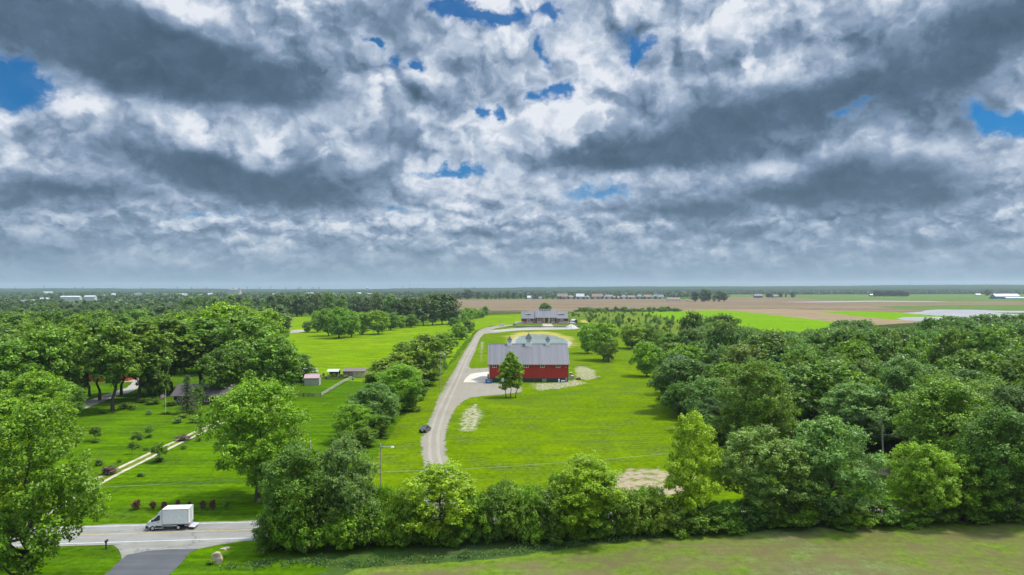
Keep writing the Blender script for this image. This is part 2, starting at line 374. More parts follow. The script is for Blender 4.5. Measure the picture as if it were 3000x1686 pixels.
def leaf_mat(name='leaves', tr=.30, default=None):
    m_, t = material(name); oi = t.new('ShaderNodeObjectInfo'); ge = t.new('ShaderNodeNewGeometry')
    r_ = ge.outputs['Random Per Island']
    c = oi.outputs['Color'] if default is None else default
    co = t.new('ShaderNodeTexCoord').outputs['Object']; f, _ = t.noise(co, .35, 3, .6)
    k = t.m('MULTIPLY', t.mapr(r_, 0, 1, .62, 1.38), t.mapr(f, .3, .7, .80, 1.22))
    cc = t.v('SCALE', c, sc=k)
    cc = t.mix(t.m('MULTIPLY', t.m('POWER', r_, 3.0), .35), cc, t.v('MULTIPLY', cc, (1.5, 1.15, .6)))
    setb(t, color=cc, rough=.5, spec=.35)
    tl = t.new('ShaderNodeBsdfTranslucent'); t.put(tl.inputs[0], t.v('MULTIPLY', cc, (1.5, 1.5, .55)))
    ms = t.new('ShaderNodeMixShader'); ms.inputs[0].default_value = tr
    t.l.new(t.bsdf.outputs[0], ms.inputs[1]); t.l.new(tl.outputs[0], ms.inputs[2]); t.l.new(ms.outputs[0], t.out.inputs[0])
    return m_
M['leaf'] = leaf_mat()
def bark(name, c):
    m_, t = material(name); f, _ = t.noise(ocoord(t, (3, 3, .6)), 2.0, 5, .65)
    setb(t, color=t.mix(t.mapr(f, .3, .7), c, tuple(q * .45 for q in c)), rough=.9, spec=.2, normal=bump(t, f, .6, .05)); return m_
M['bark'] = bark('bark', (.115, .095, .072)); M['pale_bark'] = bark('pale_bark', (.30, .28, .23)); M['dead_bark'] = bark('dead_bark', (.24, .205, .16))

# ================================================================ ground sheets
rng = random.Random(7)
def sheet(name, px, z, mat, jitter=0.0, step=None, kind='structure', world=False, seed=0, rim=None, cat=None, label=None):
    """flat sheet from a polygon of photo pixels laid on the ground (or world xy points)"""
    pts = [Vector((p[0], p[1], 0)) if world else P(*p) for p in px]
    r_ = random.Random(seed + len(pts) * 7)
    out = []; n = len(pts)
    for i in range(n):
        a, b = pts[i], pts[(i + 1) % n]; Ld = (b - a).length
        st = step or max(1.5, Ld / 24)
        k = max(1, int(Ld / st)); nv = Vector((-(b - a).y, (b - a).x, 0)).normalized()
        for j in range(k):
            q = a.lerp(b, j / k)
            if jitter and j: q = q + nv * r_.uniform(-1, 1) * jitter
            out.append(Vector((q.x, q.y, 0)))
    tri = tessellate_polygon([out]); N = len(out)
    V = [(p.x, p.y, z) for p in out]
    me = bpy.data.meshes.new(name); me.from_pydata(V, [], [tuple(t_) for t_ in tri])
    bm = bmesh.new(); bm.from_mesh(me)
    for f in bm.faces:
        if f.normal.z < 0: f.normal_flip()
    bm.normal_update()
    if rim:                                    # refine inside and store the distance to the border as an attribute
        for _ in range(7):
            lim = rim * 1.2
            ed = [e for e in bm.edges if e.calc_length() > lim]
            if not ed or len(bm.verts) > 9000: break
            bmesh.ops.subdivide_edges(bm, edges=ed, cuts=1); bmesh.ops.triangulate(bm, faces=[f for f in bm.faces if len(f.verts) > 3])
    bm.to_mesh(me); bm.free()
    if rim:
        co = np.empty(len(me.vertices) * 3, np.float32); me.vertices.foreach_get('co', co); co = co.reshape(-1, 3)[:, :2]
        a = np.array([(p.x, p.y) for p in out]); b = np.roll(a, -1, 0); d = np.full(len(co), 1e9)
        for i in range(N):
            ab = b[i] - a[i]; t_ = np.clip(((co - a[i]) @ ab) / max(1e-9, ab @ ab), 0, 1)
            d = np.minimum(d, np.linalg.norm(co - (a[i] + t_[:, None] * ab), axis=1))
        at = me.attributes.new('rim', 'FLOAT', 'POINT'); at.data.foreach_set('value', np.clip(d / (rim * 1.6), 0, 1).astype(np.float32))
    else:
        at = me.attributes.new('rim', 'FLOAT', 'POINT'); at.data.foreach_set('value', np.ones(len(me.vertices), np.float32))
    o = link(name, me, None, mat)
    if kind: tag(o, kind=kind)
    if label: tag(o, label, cat)
    return o

def grid_ground():
    bm = MB(); xs = [-13000, -3000, -1000, -300, 0, 300, 1000, 3000, 13000]; ys = [-300, 60, 200, 500, 1200, 3000, 12500]
    for j, y in enumerate(ys): bm.v += [(x, y, 0) for x in xs]
    w = len(xs)
    for j in range(len(ys) - 1):
        for i in range(w - 1): bm.f.append((j * w + i, j * w + i + 1, (j + 1) * w + i + 1, (j + 1) * w + i)); bm.mi.append(0)
    tag(bm.build('ground', M['ground']), kind='structure')
grid_ground()

# ---- fields, lawns, roads (photo pixels on the ground plane), each sheet a little above the one below
sheet('brown_field', [(1090, 878), (1640, 877), (1740, 874.6), (1900, 877), (2020, 877.5), (2140, 871), (2300, 872), (2420, 880), (2560, 884.5), (3120, 884), (3120, 965), (2600, 972), (2080, 960), (1915, 914), (1664, 914), (1420, 917), (1380, 918), (1330, 912), (1090, 912)], .010, M['brown'])
sheet('far_meadow', [(2140, 864), (2560, 864), (3120, 862), (3120, 884), (2560, 884.5), (2420, 880), (2300, 872), (2140, 871)], .010, M['far_green'])
sheet('tan_field', [(2000, 908), (2290, 906), (2520, 913), (2720, 922), (2800, 935), (2700, 960), (2600, 972), (2300, 950), (2100, 925)], .020, M['tan'])
sheet('green_strip', [(2551, 899), (2650, 897), (2808, 894), (3120, 893), (3120, 912), (2714, 909.5), (2656, 907), (2610, 903)], .020, M['far_green'])
sheet('green_wedge', [(2391, 913), (2500, 912), (2626, 915), (2733, 924), (2790, 931), (2700, 934), (2628, 938), (2519, 928)], .030, M['crop'])
sheet('crop_field', [(1880, 916), (1914, 913.7), (2007, 911), (2124, 909.7), (2156, 912), (2216, 918), (2284, 926), (2370, 935), (2451, 945), (2540, 962), (2400, 1010), (2080, 1000), (2030, 960), (1950, 930)], .030, M['crop'])
sheet('flood_water', [(2647, 917.6), (2700, 914), (2712, 909.5), (2749, 907.6), (2842, 908), (2936, 911), (3120, 913), (3120, 940), (2838, 933), (2773, 927), (2703, 922)], .040, M['flood'], jitter=1.2)
sheet('flood_water', [(2628, 934), (2647, 929.7), (2749, 929), (2808, 934), (2850, 942), (2773, 942), (2703, 941), (2650, 939)], .040, M['flood'], jitter=.6)
sheet('flood_water', [(2284, 885.6), (2400, 883.6), (2563, 881.6), (2726, 883), (2790, 885), (2726, 884.8), (2563, 884.6), (2400, 886.6)], .030, M['flood'])
sheet('green_island', [(2912, 916), (3000, 917), (3120, 918), (3120, 924), (3000, 922), (2940, 919)], .050, M['far_green'])
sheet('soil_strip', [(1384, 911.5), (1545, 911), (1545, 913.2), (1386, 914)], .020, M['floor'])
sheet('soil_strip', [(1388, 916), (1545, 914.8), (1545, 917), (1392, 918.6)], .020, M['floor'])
sheet('meadow', [(835, 927), (1000, 920), (1190, 957), (1330, 938), (1400, 925), (1530, 921), (1530, 950), (1440, 955), (1395, 968), (1355, 1010), (1290, 1095), (1180, 1180), (1080, 1180), (1000, 1110), (880, 1100), (860, 1060), (800, 1010), (850, 985), (840, 950)], .010, M['meadow'], jitter=1)
sheet('lawn', [(1410, 962), (1500, 958), (1700, 955), (1860, 985), (1990, 1010), (2060, 1180), (2240, 1330), (2180, 1460), (1500, 1470), (1230, 1500), (1100, 1480), (1060, 1400), (1170, 1230), (1330, 1060)], .014, M['lawn'], jitter=.8)
sheet('left_lawn', [(-60, 1170), (300, 1130), (700, 1160), (900, 1110), (1080, 1120), (1180, 1180), (1180, 1215), (1060, 1400), (1080, 1500), (780, 1527), (200, 1540), (-60, 1545)], .018, M['left_lawn'], jitter=.5)
sheet('rough_meadow', [(1690, 915), (1900, 914), (1960, 930), (2040, 960), (2090, 1000), (2000, 1012), (1860, 985), (1760, 958), (1670, 935), (1664, 920)], .018, M['scrub'], jitter=3)
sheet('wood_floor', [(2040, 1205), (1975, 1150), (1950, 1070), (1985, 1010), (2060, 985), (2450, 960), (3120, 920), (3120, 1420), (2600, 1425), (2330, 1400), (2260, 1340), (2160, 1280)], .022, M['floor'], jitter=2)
sheet('grove_floor', [(-60, 1010), (300, 1000), (800, 1010), (880, 1090), (890, 1160), (720, 1190), (500, 1160), (420, 1120), (330, 1100), (150, 1160), (-60, 1220)], .024, M['ground'], jitter=2)
# gravel driveway from the road up to the house, with its yard by the barn
DRIVE = [(1240, 1495), (1245, 1420), (1236, 1345), (1229, 1295), (1243, 1260), (1256, 1230), (1274, 1186), (1298, 1132), (1328, 1088), (1342, 1061), (1360, 1031), (1378, 1002), (1390, 981), (1402, 968), (1420, 961), (1461, 953.5), (1500, 951.6), (1504, 954.4),
         (1458, 961), (1437, 967.5), (1506, 962.5), (1550, 959.5), (1663, 959), (1704, 963), (1687, 965.5), (1526, 968.6), (1494, 971.6), (1455, 976), (1420, 978.5), (1408, 990), (1399, 1014), (1390, 1038), (1379, 1061), (1375, 1074), (1383, 1080), (1434, 1078), (1434, 1122),
         (1500, 1128), (1532, 1134), (1532, 1149), (1480, 1156), (1420, 1161), (1380, 1166), (1360, 1175), (1345, 1189), (1333, 1203), (1319, 1232), (1311, 1262), (1306, 1310), (1320, 1362), (1345, 1420), (1352, 1492)]
sheet('driveway', DRIVE, .030, M['gravel'], jitter=.35, rim=1.0)
sheet('parking_area', [(1500, 962.6), (1560, 959.6), (1663, 959.2), (1700, 963), (1680, 965), (1530, 968), (1480, 971), (1450, 974.5), (1432, 970)], .040, M['gravel_pale'], rim=3)
sheet('concrete_pad', [(1378, 1097), (1398, 1093), (1432, 1089.5), (1432, 1120.5), (1357, 1121), (1364, 1109)], .040, M['concrete'])
sheet('dirt_patch', [(1520, 1122), (1600, 1119), (1760, 1096), (1770, 1110), (1740, 1130), (1700, 1136), (1680, 1140), (1600, 1150), (1540, 1152)], .026, M['bare'], jitter=.6, rim=3)
sheet('dirt_patch', [(1665, 1070), (1730, 1072), (1765, 1085), (1770, 1110), (1720, 1122), (1665, 1110)], .027, M['bare'], jitter=.6, rim=2.25)
sheet('dirt_patch', [(1330, 1205), (1365, 1180), (1420, 1182), (1440, 1212), (1425, 1262), (1350, 1275), (1315, 1262)], .026, M['bare'], jitter=.5, rim=1.875)
sheet('dirt_patch', [(1385, 1000), (1440, 1000), (1440, 1060), (1400, 1070), (1380, 1060)], .026, M['bare'], jitter=.5, rim=3.75)
sheet('dirt_patch', [(1185, 1330), (1238, 1300), (1244, 1410), (1180, 1400), (1205, 1360)], .026, M['bare'], jitter=.5, rim=1.5)
sheet('dirt_patch', [(1318, 1310), (1345, 1360), (1400, 1440), (1340, 1440), (1308, 1330)], .026, M['bare'], jitter=.5, rim=1.5)
sheet('soil_patch', [(1690, 1395), (1760, 1372), (1800, 1360), (1900, 1354), (1985, 1368), (2100, 1395), (2120, 1480), (1660, 1480), (1660, 1420)], .028, M['bare_dense'], jitter=1.2, rim=3.2)
sheet('soil_patch', [(1380, 1440), (1740, 1400), (1760, 1470), (1380, 1480)], .027, M['bare'], jitter=.6, rim=3)
sheet('dry_bank', [(1466, 985), (1490, 975), (1560, 970), (1640, 972), (1700, 990), (1705, 1015), (1660, 1030), (1640, 1060), (1490, 1060), (1468, 1030)], .026, M['sand'], jitter=1.5, rim=8)
sheet('dry_bank', [(1690, 939), (1720, 936), (1740, 948), (1695, 946)], .028, M['sand'], jitter=1.5, rim=4)
sheet('pond_shore', [(1500, 1012), (1500, 997), (1510, 988), (1522, 986), (1520, 1000), (1524, 1020), (1512, 1024)], .034, M['gravel_pale'], jitter=.5)
sheet('pond_shore', [(1650, 996), (1660, 996), (1677, 1004), (1671, 1013), (1650, 1026), (1644, 1010)], .034, M['gravel_pale'], jitter=.5)
sheet('pond', [(1508, 1010), (1512, 996), (1524, 986.5), (1550, 981), (1570, 980), (1600, 980.6), (1624, 984), (1640, 990.5), (1652, 993), (1664, 1002), (1656, 1009), (1636, 1021), (1560, 1025), (1516, 1019)], .044, M['pond'], jitter=.8)
def ribbon(name, off, w, z, mat, px):
    c = [P(*p) for p in px]; L_, R_ = [], []
    for i, p in enumerate(c):
        t_ = (c[min(i + 1, len(c) - 1)] - c[max(i - 1, 0)]).normalized(); nv = Vector((-t_.y, t_.x, 0)); q = p + nv * off
        L_.append(q + nv * w / 2); R_.append(q - nv * w / 2)
    return sheet(name, [(p.x, p.y) for p in L_ + R_[::-1]], z, mat, world=True, jitter=.08, step=1.6)
DC = [(1290, 1420), (1272, 1330), (1272, 1275), (1290, 1215), (1310, 1170), (1332, 1125), (1347, 1092), (1362, 1056), (1380, 1022), (1398, 994), (1412, 974), (1450, 962), (1490, 955)]
ribbon('wheel_rut', 1.0, .75, .034, M['rut'], DC); ribbon('wheel_rut', -.9, .75, .034, M['rut'], DC)
# two-track farm drive
def strip(name, px, w, z, mat, **kw):
    c = [P(*p) for p in px]; L_, R_ = [], []
    for i, p in enumerate(c):
        t_ = (c[min(i + 1, len(c) - 1)] - c[max(i - 1, 0)]).normalized(); nv = Vector((-t_.y, t_.x, 0)) * w / 2
        L_.append(p + nv); R_.append(p - nv)
    pts = L_ + R_[::-1]
    return sheet(name, [(p.x, p.y) for p in pts], z, mat, world=True, **kw)
strip('wheel_track', [(100, 1500), (200, 1442), (341, 1375), (480, 1309), (606, 1250), (640, 1234)], .85, .034, M['track'], jitter=.10, step=.7)
strip('wheel_track', [(130, 1512), (225, 1455), (341, 1392), (480, 1322), (621, 1254), (655, 1238)], .85, .034, M['track'], jitter=.10, step=.7)
strip('track_verge', [(115, 1506), (212, 1448), (341, 1383.5), (480, 1315.5), (613, 1252), (648, 1236)], 2.0, .028, M['scrub'])
sheet('gravel_track', [(225, 1196), (233, 1180), (300, 1160), (370, 1138), (390, 1120), (300, 1118), (230, 1122), (205, 1108), (300, 1095), (410, 1100), (418, 1130), (380, 1150), (300, 1178), (245, 1200)], .034, M['gravel_pale'], jitter=.4)
sheet('gravel_track', [(852, 969), (880, 966), (912, 968), (880, 974), (850, 977)], .034, M['gravel_pale'])
sheet('gravel_yard', [(2640, 1215), (2665, 1185), (2760, 1180), (2830, 1200), (2840, 1240), (2700, 1250)], .034, M['gravel_pale'], jitter=.8)
# public road
ANG = .0855
def rd(x, off): return (x - off * math.sin(ANG), 103.75 + ANG * (x + 62) + off * math.cos(ANG))
def road_band(name, o0, o1, z, mat, x0=-95, x1=115, jitter=0, **kw):
    n = 60; xs = [x0 + (x1 - x0) * i / n for i in range(n + 1)]; r_ = random.Random(3)
    a = [rd(x, o0) for x in xs]; b = [rd(x, o1 + r_.uniform(-1, 1) * jitter) for x in xs][::-1]
    return sheet(name, a + b, z, mat, world=True, step=1e6, **kw)
sheet('field', [(560, 1690), (640, 1660), (800, 1637), (1290, 1600), (1760, 1572), (2329, 1530), (2600, 1510), (3700, 1478), (3900, 2900), (-400, 2900), (-100, 2050), (540, 1750)], .012, M['weeds_soil'], jitter=.2)
sheet('near_field', [(760, 1745), (1006, 1686), (1039, 1669), (1169, 1657), (1355, 1648), (1495, 1633), (1681, 1606), (1900, 1581), (2113, 1568), (2327, 1547), (2583, 1534), (3650, 1502), (3900, 2900), (-200, 2900), (0, 2050), (500, 1830)], .022, M['near_field'], jitter=.35, rim=1.3)
road_band('road_shoulder', -4.5, 4.35, .022, M['apron'], jitter=.22)
road_band('road', -3.95, 3.95, .032, M['road'])
road_band('road_line', -3.66, -3.50, .042, M['white_line']); road_band('road_line', 3.50, 3.66, .042, M['white_line'])
road_band('road_line', .05, .17, .042, M['yellow_line']); road_band('road_line', -.20, -.08, .042, M['yellow_line'])
sheet('driveway_apron', [(330, 1598), (338, 1602), (353, 1622), (357, 1640), (431, 1617), (520, 1612), (582, 1609), (640, 1597), (700, 1588), (757, 1583), (770, 1574)], .027, M['apron'], jitter=.15)
sheet('asphalt_driveway', [(-160, 2100), (306, 1686), (357, 1640), (372, 1627), (431, 1615), (500, 1610), (582, 1608.5), (551, 1623), (536, 1646), (516, 1666), (493, 1686), (175, 2100)], .038, M['drive_asphalt'], jitter=.08)
sheet('front_lawn', [(-60, 1601), (120, 1603), (338, 1603), (348, 1618), (355, 1640), (306, 1686), (-155, 2095), (-600, 2300), (-700, 1600)], .020, M['left_lawn'], jitter=.15)
sheet('front_lawn', [(180, 2095), (493, 1686), (516, 1666), (536, 1646), (551, 1623), (582, 1609), (640, 1597), (700, 1588), (760, 1583), (800, 1640), (900, 1650), (980, 1665), (740, 1745), (480, 1830), (300, 1960)], .020, M['left_lawn'], jitter=.15)

# ================================================================ trees
def limb_path(a, b, r_, n=5, sag=.12):
    a, b = Vector(a), Vector(b); L_ = (b - a).length; pts = [a]
    for i in range(1, n):
        t_ = i / n; q = a.lerp(b, t_); q.z += math.sin(t_ * math.pi) * sag * L_
        pts.append(q + Vector([r_.uniform(-1, 1) * L_ * .045 for _ in range(3)]))
    return pts + [b]
def make_tree(seed, H=15.0, rx=6.0, base=.18, lobes=34, lobe_r=1.9, tufts=22, leaves=11, leaf=.34, tuft_r=.42, open_=0.0, shape='round', trunk_r=.32, stems=1, droop=.0, bark_m='bark', k_tr=6):
    """returns (trunk mesh, crown mesh): branching limbs, each carrying a clump of many small leaf faces"""
    r_ = random.Random(seed); g = np.random.default_rng(seed)
    zc0 = H * base; zc = (zc0 + H) / 2; hz = (H - zc0) / 2
    cen = []
    tries = 0; sep = lobe_r * (.85 + open_ * .5)
    while len(cen) < lobes and tries < 9000:
        tries += 1
        th = r_.uniform(0, 2 * math.pi); u = r_.uniform(-1, 1)
        prof = math.sqrt(max(0, 1 - u * u))
        if shape == 'round': prof = max(prof, .0) ** .8
        elif shape == 'wide': prof = (max(0, 1 - abs(u * .95 - .0) ** 2.6)) ** .7
        elif shape == 'tall': prof = (max(0, 1 - abs(u) ** 2.2)) ** .6 * (1.0 - .25 * u)
        elif shape == 'bush': prof = (max(0, 1 - max(u, 0) ** 2.2)) ** .6
        rr = (rx - lobe_r * .75) * prof * (r_.uniform(.0, 1) ** .35) * (1 + .22 * math.sin(th * 2 + seed) + .12 * math.sin(th * 5 + seed * 2))
        z = zc + u * (hz - lobe_r * .6)
        c = Vector((math.cos(th) * rr, math.sin(th) * rr, z))
        if all((c - q[0]).length > sep * (.6 if tries > 4000 else 1) for q in cen):
            cen.append((c, lobe_r * r_.uniform(.65, 1.25)))
    # trunk and limbs
    tb = MB(); joints = []
    for s_ in range(stems):
        off = Vector((0, 0, 0)) if stems == 1 else Vector((math.cos(s_ * 2.4) * .5, math.sin(s_ * 2.4) * .5, 0))
        wob = .015 if rx < 3 else .06
        top = Vector((off.x * 3 + r_.uniform(-wob, wob) * H, off.y * 3 + r_.uniform(-wob, wob) * H, H * .82))
        pts = limb_path(off, top, r_, 8, 0); pts[1].x = pts[0].x * .9; pts[1].y = pts[0].y * .9
        rad = [trunk_r * (1.35 if i == 0 else 1) * (1 - .86 * (i / (len(pts) - 1))) for i in range(len(pts))]
        tb.tube(pts, rad, k_tr); joints += [(p, q) for p, q in zip(pts[1:-1], rad[1:-1])]
    order = sorted(cen, key=lambda q: (q[0] - Vector((0, 0, zc))).length)
    for c, lr in order:
        cand = [j for j in joints if j[0].z < c.z - .05 * H] or joints[:2]
        j = min(cand, key=lambda q: (q[0] - c).length - q[1] * 3.5)
        r0 = min(j[1] * .6, .05 + .022 * (c - j[0]).length + .04 * trunk_r / .3)
        pts = limb_path(j[0], c, r_, 4, -.06 if c.z > j[0].z else .1)
        rad = [r0 * (1 - .75 * i / 4) for i in range(5)]
        tb.tube(pts, rad, max(3, k_tr - 2), cap=False); joints += [(pts[2], rad[2]), (pts[3], rad[3])]
    tm = tb.mesh('trunk', M[bark_m])
    # leaves
    C = np.array([tuple(c) for c, _ in cen]); LR = np.array([q for _, q in cen])
    li = np.repeat(np.arange(len(cen)), tufts); n = len(li)
    d = g.normal(size=(n, 3)); d[:, 2] = d[:, 2] * .8 + .28; d /= np.linalg.norm(d, axis=1, keepdims=True)
    rad = LR[li] * g.uniform(.45, 1.06, n) ** .6
    shoot = g.random(n) < .13                                  # young shoots standing out of the clumps
    rad = np.where(shoot, rad * g.uniform(1.08, 1.32, n), rad); d[shoot, 2] += .35
    T_ = C[li] + d * rad[:, None] * np.array([1, 1, .82]); T_[:, 2] -= droop * np.linalg.norm(T_[:, :2], axis=1)
    ti = np.repeat(np.arange(n), leaves); m_ = len(ti)
    pos = T_[ti] + g.normal(size=(m_, 3)) * tuft_r * np.array([.62, .62, .5])
    pos[:, 2] = np.maximum(pos[:, 2], .05)
    nr = d[ti] * .75 + np.array([0, 0, .75]) + g.normal(size=(m_, 3)) * .62; nr /= np.linalg.norm(nr, axis=1, keepdims=True)
    a = np.cross(nr, g.normal(size=(m_, 3))); a /= np.linalg.norm(a, axis=1, keepdims=True); b = np.cross(nr, a)
    sz = leaf * g.uniform(.6, 1.35, m_)[:, None]
    V = np.stack([pos + a * sz, pos + b * sz * .62 + nr * sz * .12, pos - a * sz * .9, pos - b * sz * .62 + nr * sz * .12], 1).reshape(-1, 3)
    F = np.arange(m_ * 4).reshape(-1, 4)
    cm = np_mesh('crown', V, F, M['leaf'])
    return tm, cm, H, rx
def make_spruce(seed, H=12, rx=2.6, leaves=3200, leaf=.3):
    r_ = random.Random(seed); g = np.random.default_rng(seed); tb = MB(); tb.tube([(0, 0, 0), (0, 0, H * .5), (0, 0, H * .98)], [.2, .12, .02], 6)
    tiers = 20; pos = []; 
    for i in range(tiers):
        t_ = i / tiers; z = H * (.10 + .88 * t_); L_ = rx * (1 - t_) ** .85 * r_.uniform(.85, 1.12) + .1; nb_ = max(5, int(11 * (1 - t_ * .5)))
        for j in range(nb_):
            an = r_.uniform(0, 6.28); l2 = L_ * r_.uniform(.75, 1.1); e = Vector((math.cos(an) * l2, math.sin(an) * l2, z - l2 * .28))
            tb.tube([(0, 0, z), e], [.035, .01], 3, cap=False)
            q = g.uniform(.15, 1, 14)[:, None]; pos.append(np.array((0, 0, z)) * (1 - q) + np.array(tuple(e)) * q)
    pos = np.concatenate(pos); k = max(1, int(leaves / len(pos))) ; pos = np.repeat(pos, k, 0) + g.normal(size=(len(pos) * k, 3)) * np.array([.22, .22, .12]); m_ = len(pos)
    nr = np.array([0, 0, 1]) + g.normal(size=(m_, 3)) * .5; nr /= np.linalg.norm(nr, axis=1, keepdims=True)
    a = np.cross(nr, g.normal(size=(m_, 3))); a /= np.linalg.norm(a, axis=1, keepdims=True); b = np.cross(nr, a); sz = leaf * g.uniform(.5, 1.2, m_)[:, None]
    V = np.stack([pos + a * sz, pos + b * sz * .3, pos - a * sz, pos - b * sz * .3], 1).reshape(-1, 3)
    return tb.mesh('trunk', M['bark']), np_mesh('crown', V, np.arange(m_ * 4).reshape(-1, 4), M['leaf']), H, rx
def make_dead(seed, H=17):
    r_ = random.Random(seed); tb = MB()
    def br(p, d, L_, r0, dep):
        pts = [p]; q = p.copy(); dd = d.copy(); n = 5
        for i in range(n):
            dd = (dd + Vector([r_.uniform(-.22, .22) for _ in range(3)])).normalized(); q = q + dd * L_ / n; pts.append(q.copy())
        rad = [max(.018, r0 * (1 - .7 * i / n)) for i in range(n + 1)]
        tb.tube(pts, rad, 5 if dep < 2 else 3, cap=False)
        if dep < 4:
            for i in range(2, n + 1):
                for _ in range(2 if dep < 3 else 1):
                    ax = Vector([r_.uniform(-1, 1) for _ in range(3)]); nd = (dd + ax * .85 + Vector((0, 0, .12))).normalized()
                    if nd.z < -.15: nd.z = .1
                    br(pts[i], nd, L_ * r_.uniform(.42, .68), rad[i] * .72, dep + 1)
    br(Vector((0, 0, 0)), Vector((.05, 0, 1)), H * .5, .30, 0)
    return tb.mesh('branches', M['dead_bark']), None, H, H * .4

HI = {}
HI['maple'] = [make_tree(s, 15, 6.4, .10, 84, 1.30, 34, 16, .150, .30) for s in (11, 12, 13)]
HI['open'] = [make_tree(s, 15, 6.0, .14, 74, 1.05, 26, 15, .150, .30, open_=.45, shape='tall', trunk_r=.34) for s in (21, 22)]
HI['bush'] = [make_tree(s, 6.0, 3.9, .02, 44, .95, 26, 14, .135, .26, shape='bush', trunk_r=.10, stems=3) for s in (31, 32, 33)]
HI['slim'] = [make_tree(s, 14, 2.5, .20, 40, .72, 20, 12, .20, .26, open_=.55, shape='tall', trunk_r=.13) for s in (41, 42)]
MD = {}
MD['maple'] = [make_tree(s, 15, 6.2, .06, 52, 1.55, 22, 11, .30, .46, k_tr=5) for s in (51, 52, 53, 54)]
MD['oak'] = [make_tree(s, 15, 7.6, .10, 60, 1.65, 22, 11, .31, .48, shape='wide', k_tr=5) for s in (61, 62, 63)]
MD['tall'] = [make_tree(s, 22, 5.6, .30, 56, 1.5, 22, 11, .34, .50, open_=.2, shape='tall', trunk_r=.38, k_tr=5) for s in (71, 72)]
MD['open'] = [make_tree(s, 14, 5.0, .08, 44, 1.15, 22, 11, .26, .42, open_=.4, shape='tall', trunk_r=.2, stems=2, k_tr=5) for s in (76, 77)]
MD['bush'] = [make_tree(s, 6, 4.0, .02, 30, 1.1, 18, 9, .27, .4, shape='bush', trunk_r=.1, stems=3, k_tr=4) for s in (81, 82)]
LO = {}
LO['maple'] = [make_tree(s, 16, 7.0, .05, 32, 2.2, 16, 7, .62, .7, trunk_r=.4, k_tr=4) for s in (91, 92, 93)]
LO['tall'] = [make_tree(s, 22, 6.5, .10, 34, 2.2, 16, 7, .62, .7, shape='tall', trunk_r=.4, k_tr=4) for s in (94, 95)]
LO['bush'] = [make_tree(s, 5, 3.4, .02, 9, 1.7, 10, 4, .7, .7, shape='bush', trunk_r=.1, k_tr=3) for s in (96, 97)]
SM = {}
SM['sapling'] = [make_tree(s, 3.6, 1.5, .28, 14, .55, 14, 8, .16, .22, trunk_r=.06, k_tr=4) for s in (101, 102)]
SM['shrub'] = [make_tree(s, 1.6, .8, .12, 9, .38, 14, 8, .10, .16, shape='bush', trunk_r=.03, stems=3, k_tr=3) for s in (103, 104)]
SPRUCE = [make_spruce(5), make_spruce(6, 12, 3.4, 2600, .34)]
DEAD = make_dead(9)
_used = {}
tr_rng = random.Random(99)
def merged(name, items, label, mat=None):
    """a far-off mass of trees that reads as one canopy: copies of a crown mesh joined in one object; items = (proto, x, y, h, w, rz)"""
    Vs, Fs, n = [], [], 0; cache = {}
    for pr, x, y, h, w, rz in items:
        me = pr[1]
        if me.name not in cache:
            v = np.empty(len(me.vertices) * 3, np.float32); me.vertices.foreach_get('co', v); f = np.empty(len(me.loops), np.int32); me.loops.foreach_get('vertex_index', f)
            cache[me.name] = (v.reshape(-1, 3), f.reshape(-1, 4))
        v, f = cache[me.name]; sx = w / (2 * pr[3]); c, s_ = math.cos(rz) * sx, math.sin(rz) * sx
        Vs.append(np.stack([v[:, 0] * c - v[:, 1] * s_ + x, v[:, 0] * s_ + v[:, 1] * c + y, v[:, 2] * h / pr[2]], 1)); Fs.append(f + n); n += len(v)
    o = link(name, np_mesh(name, np.concatenate(Vs), np.concatenate(Fs), mat or M['leaf']))
    return tag(o, label, 'woodland', kind='stuff')
YG, BG, MG, DG, SG, OG = (.235, .360, .008), (.180, .330, .010), (.135, .250, .014), (.100, .192, .016), (.155, .270, .048), (.175, .280, .016)
def vary(c, a=.12):
    k = tr_rng.uniform(1 - a, 1 + a); return (c[0] * k * tr_rng.uniform(.92, 1.1), c[1] * k, c[2] * k * tr_rng.uniform(.8, 1.25), 1.0)
def place(pr, x, y, h, w, c, label, group=None, name='broadleaf_tree', cat='tree', trunk_name='trunk', crown_name='crown', rz=None, z=0.0, lean=0):
    """an Empty at the foot, carrying trunk and crown meshes shared between the trees of a kind; w = crown width"""
    tm, cm, H, rx = pr
    o = empty(name, (x, y, z), tr_rng.uniform(0, 6.28) if rz is None else rz, label, cat, group)
    sx = w / (2 * rx); o.scale = (sx, sx, h / H)
    if lean: o.rotation_euler = (0, lean, 0)
    t_ = link(trunk_name, tm, o)
    if cm:
        k = link(crown_name, cm, o); k.color = vary(c)
    return o
def T(nx, nb, nt, w, pr, c, label, group=None, depth=None, **kw):
    """tree whose foot shows at photo pixel (nx, nb), whose top shows at row nt, crown w pixels wide"""
    if depth: p = PD(nx, depth)
    else: p = P(nx, nb)
    h = ZT(nx, nt, p.y)
    return place(pr, p.x, p.y, max(h, .5), 1.04 * w * p.y / FPX, c, label, group, **kw)
def pick(l): return tr_rng.choice(l)

# ---- foreground, left of the road
T(80, 1760, 1185, 370, HI['open'][0], (.155, .275, .012), 'tall open leaning tree rising at the left edge, nearest to the camera', rz=.4)
T(-60, 1700, 1235, 300, HI['open'][1], YG, 'light green tree cut off by the left picture edge, beside the tall open one', rz=2.0)
T(10, 1420, 1172, 280, HI['maple'][1], BG, 'broad tree behind the tall open tree at the left edge', depth=125)
T(755, 1473, 1115, 300, HI['maple'][0], BG, 'large spreading tree with a thick dark trunk on the left lawn', rz=1.1)
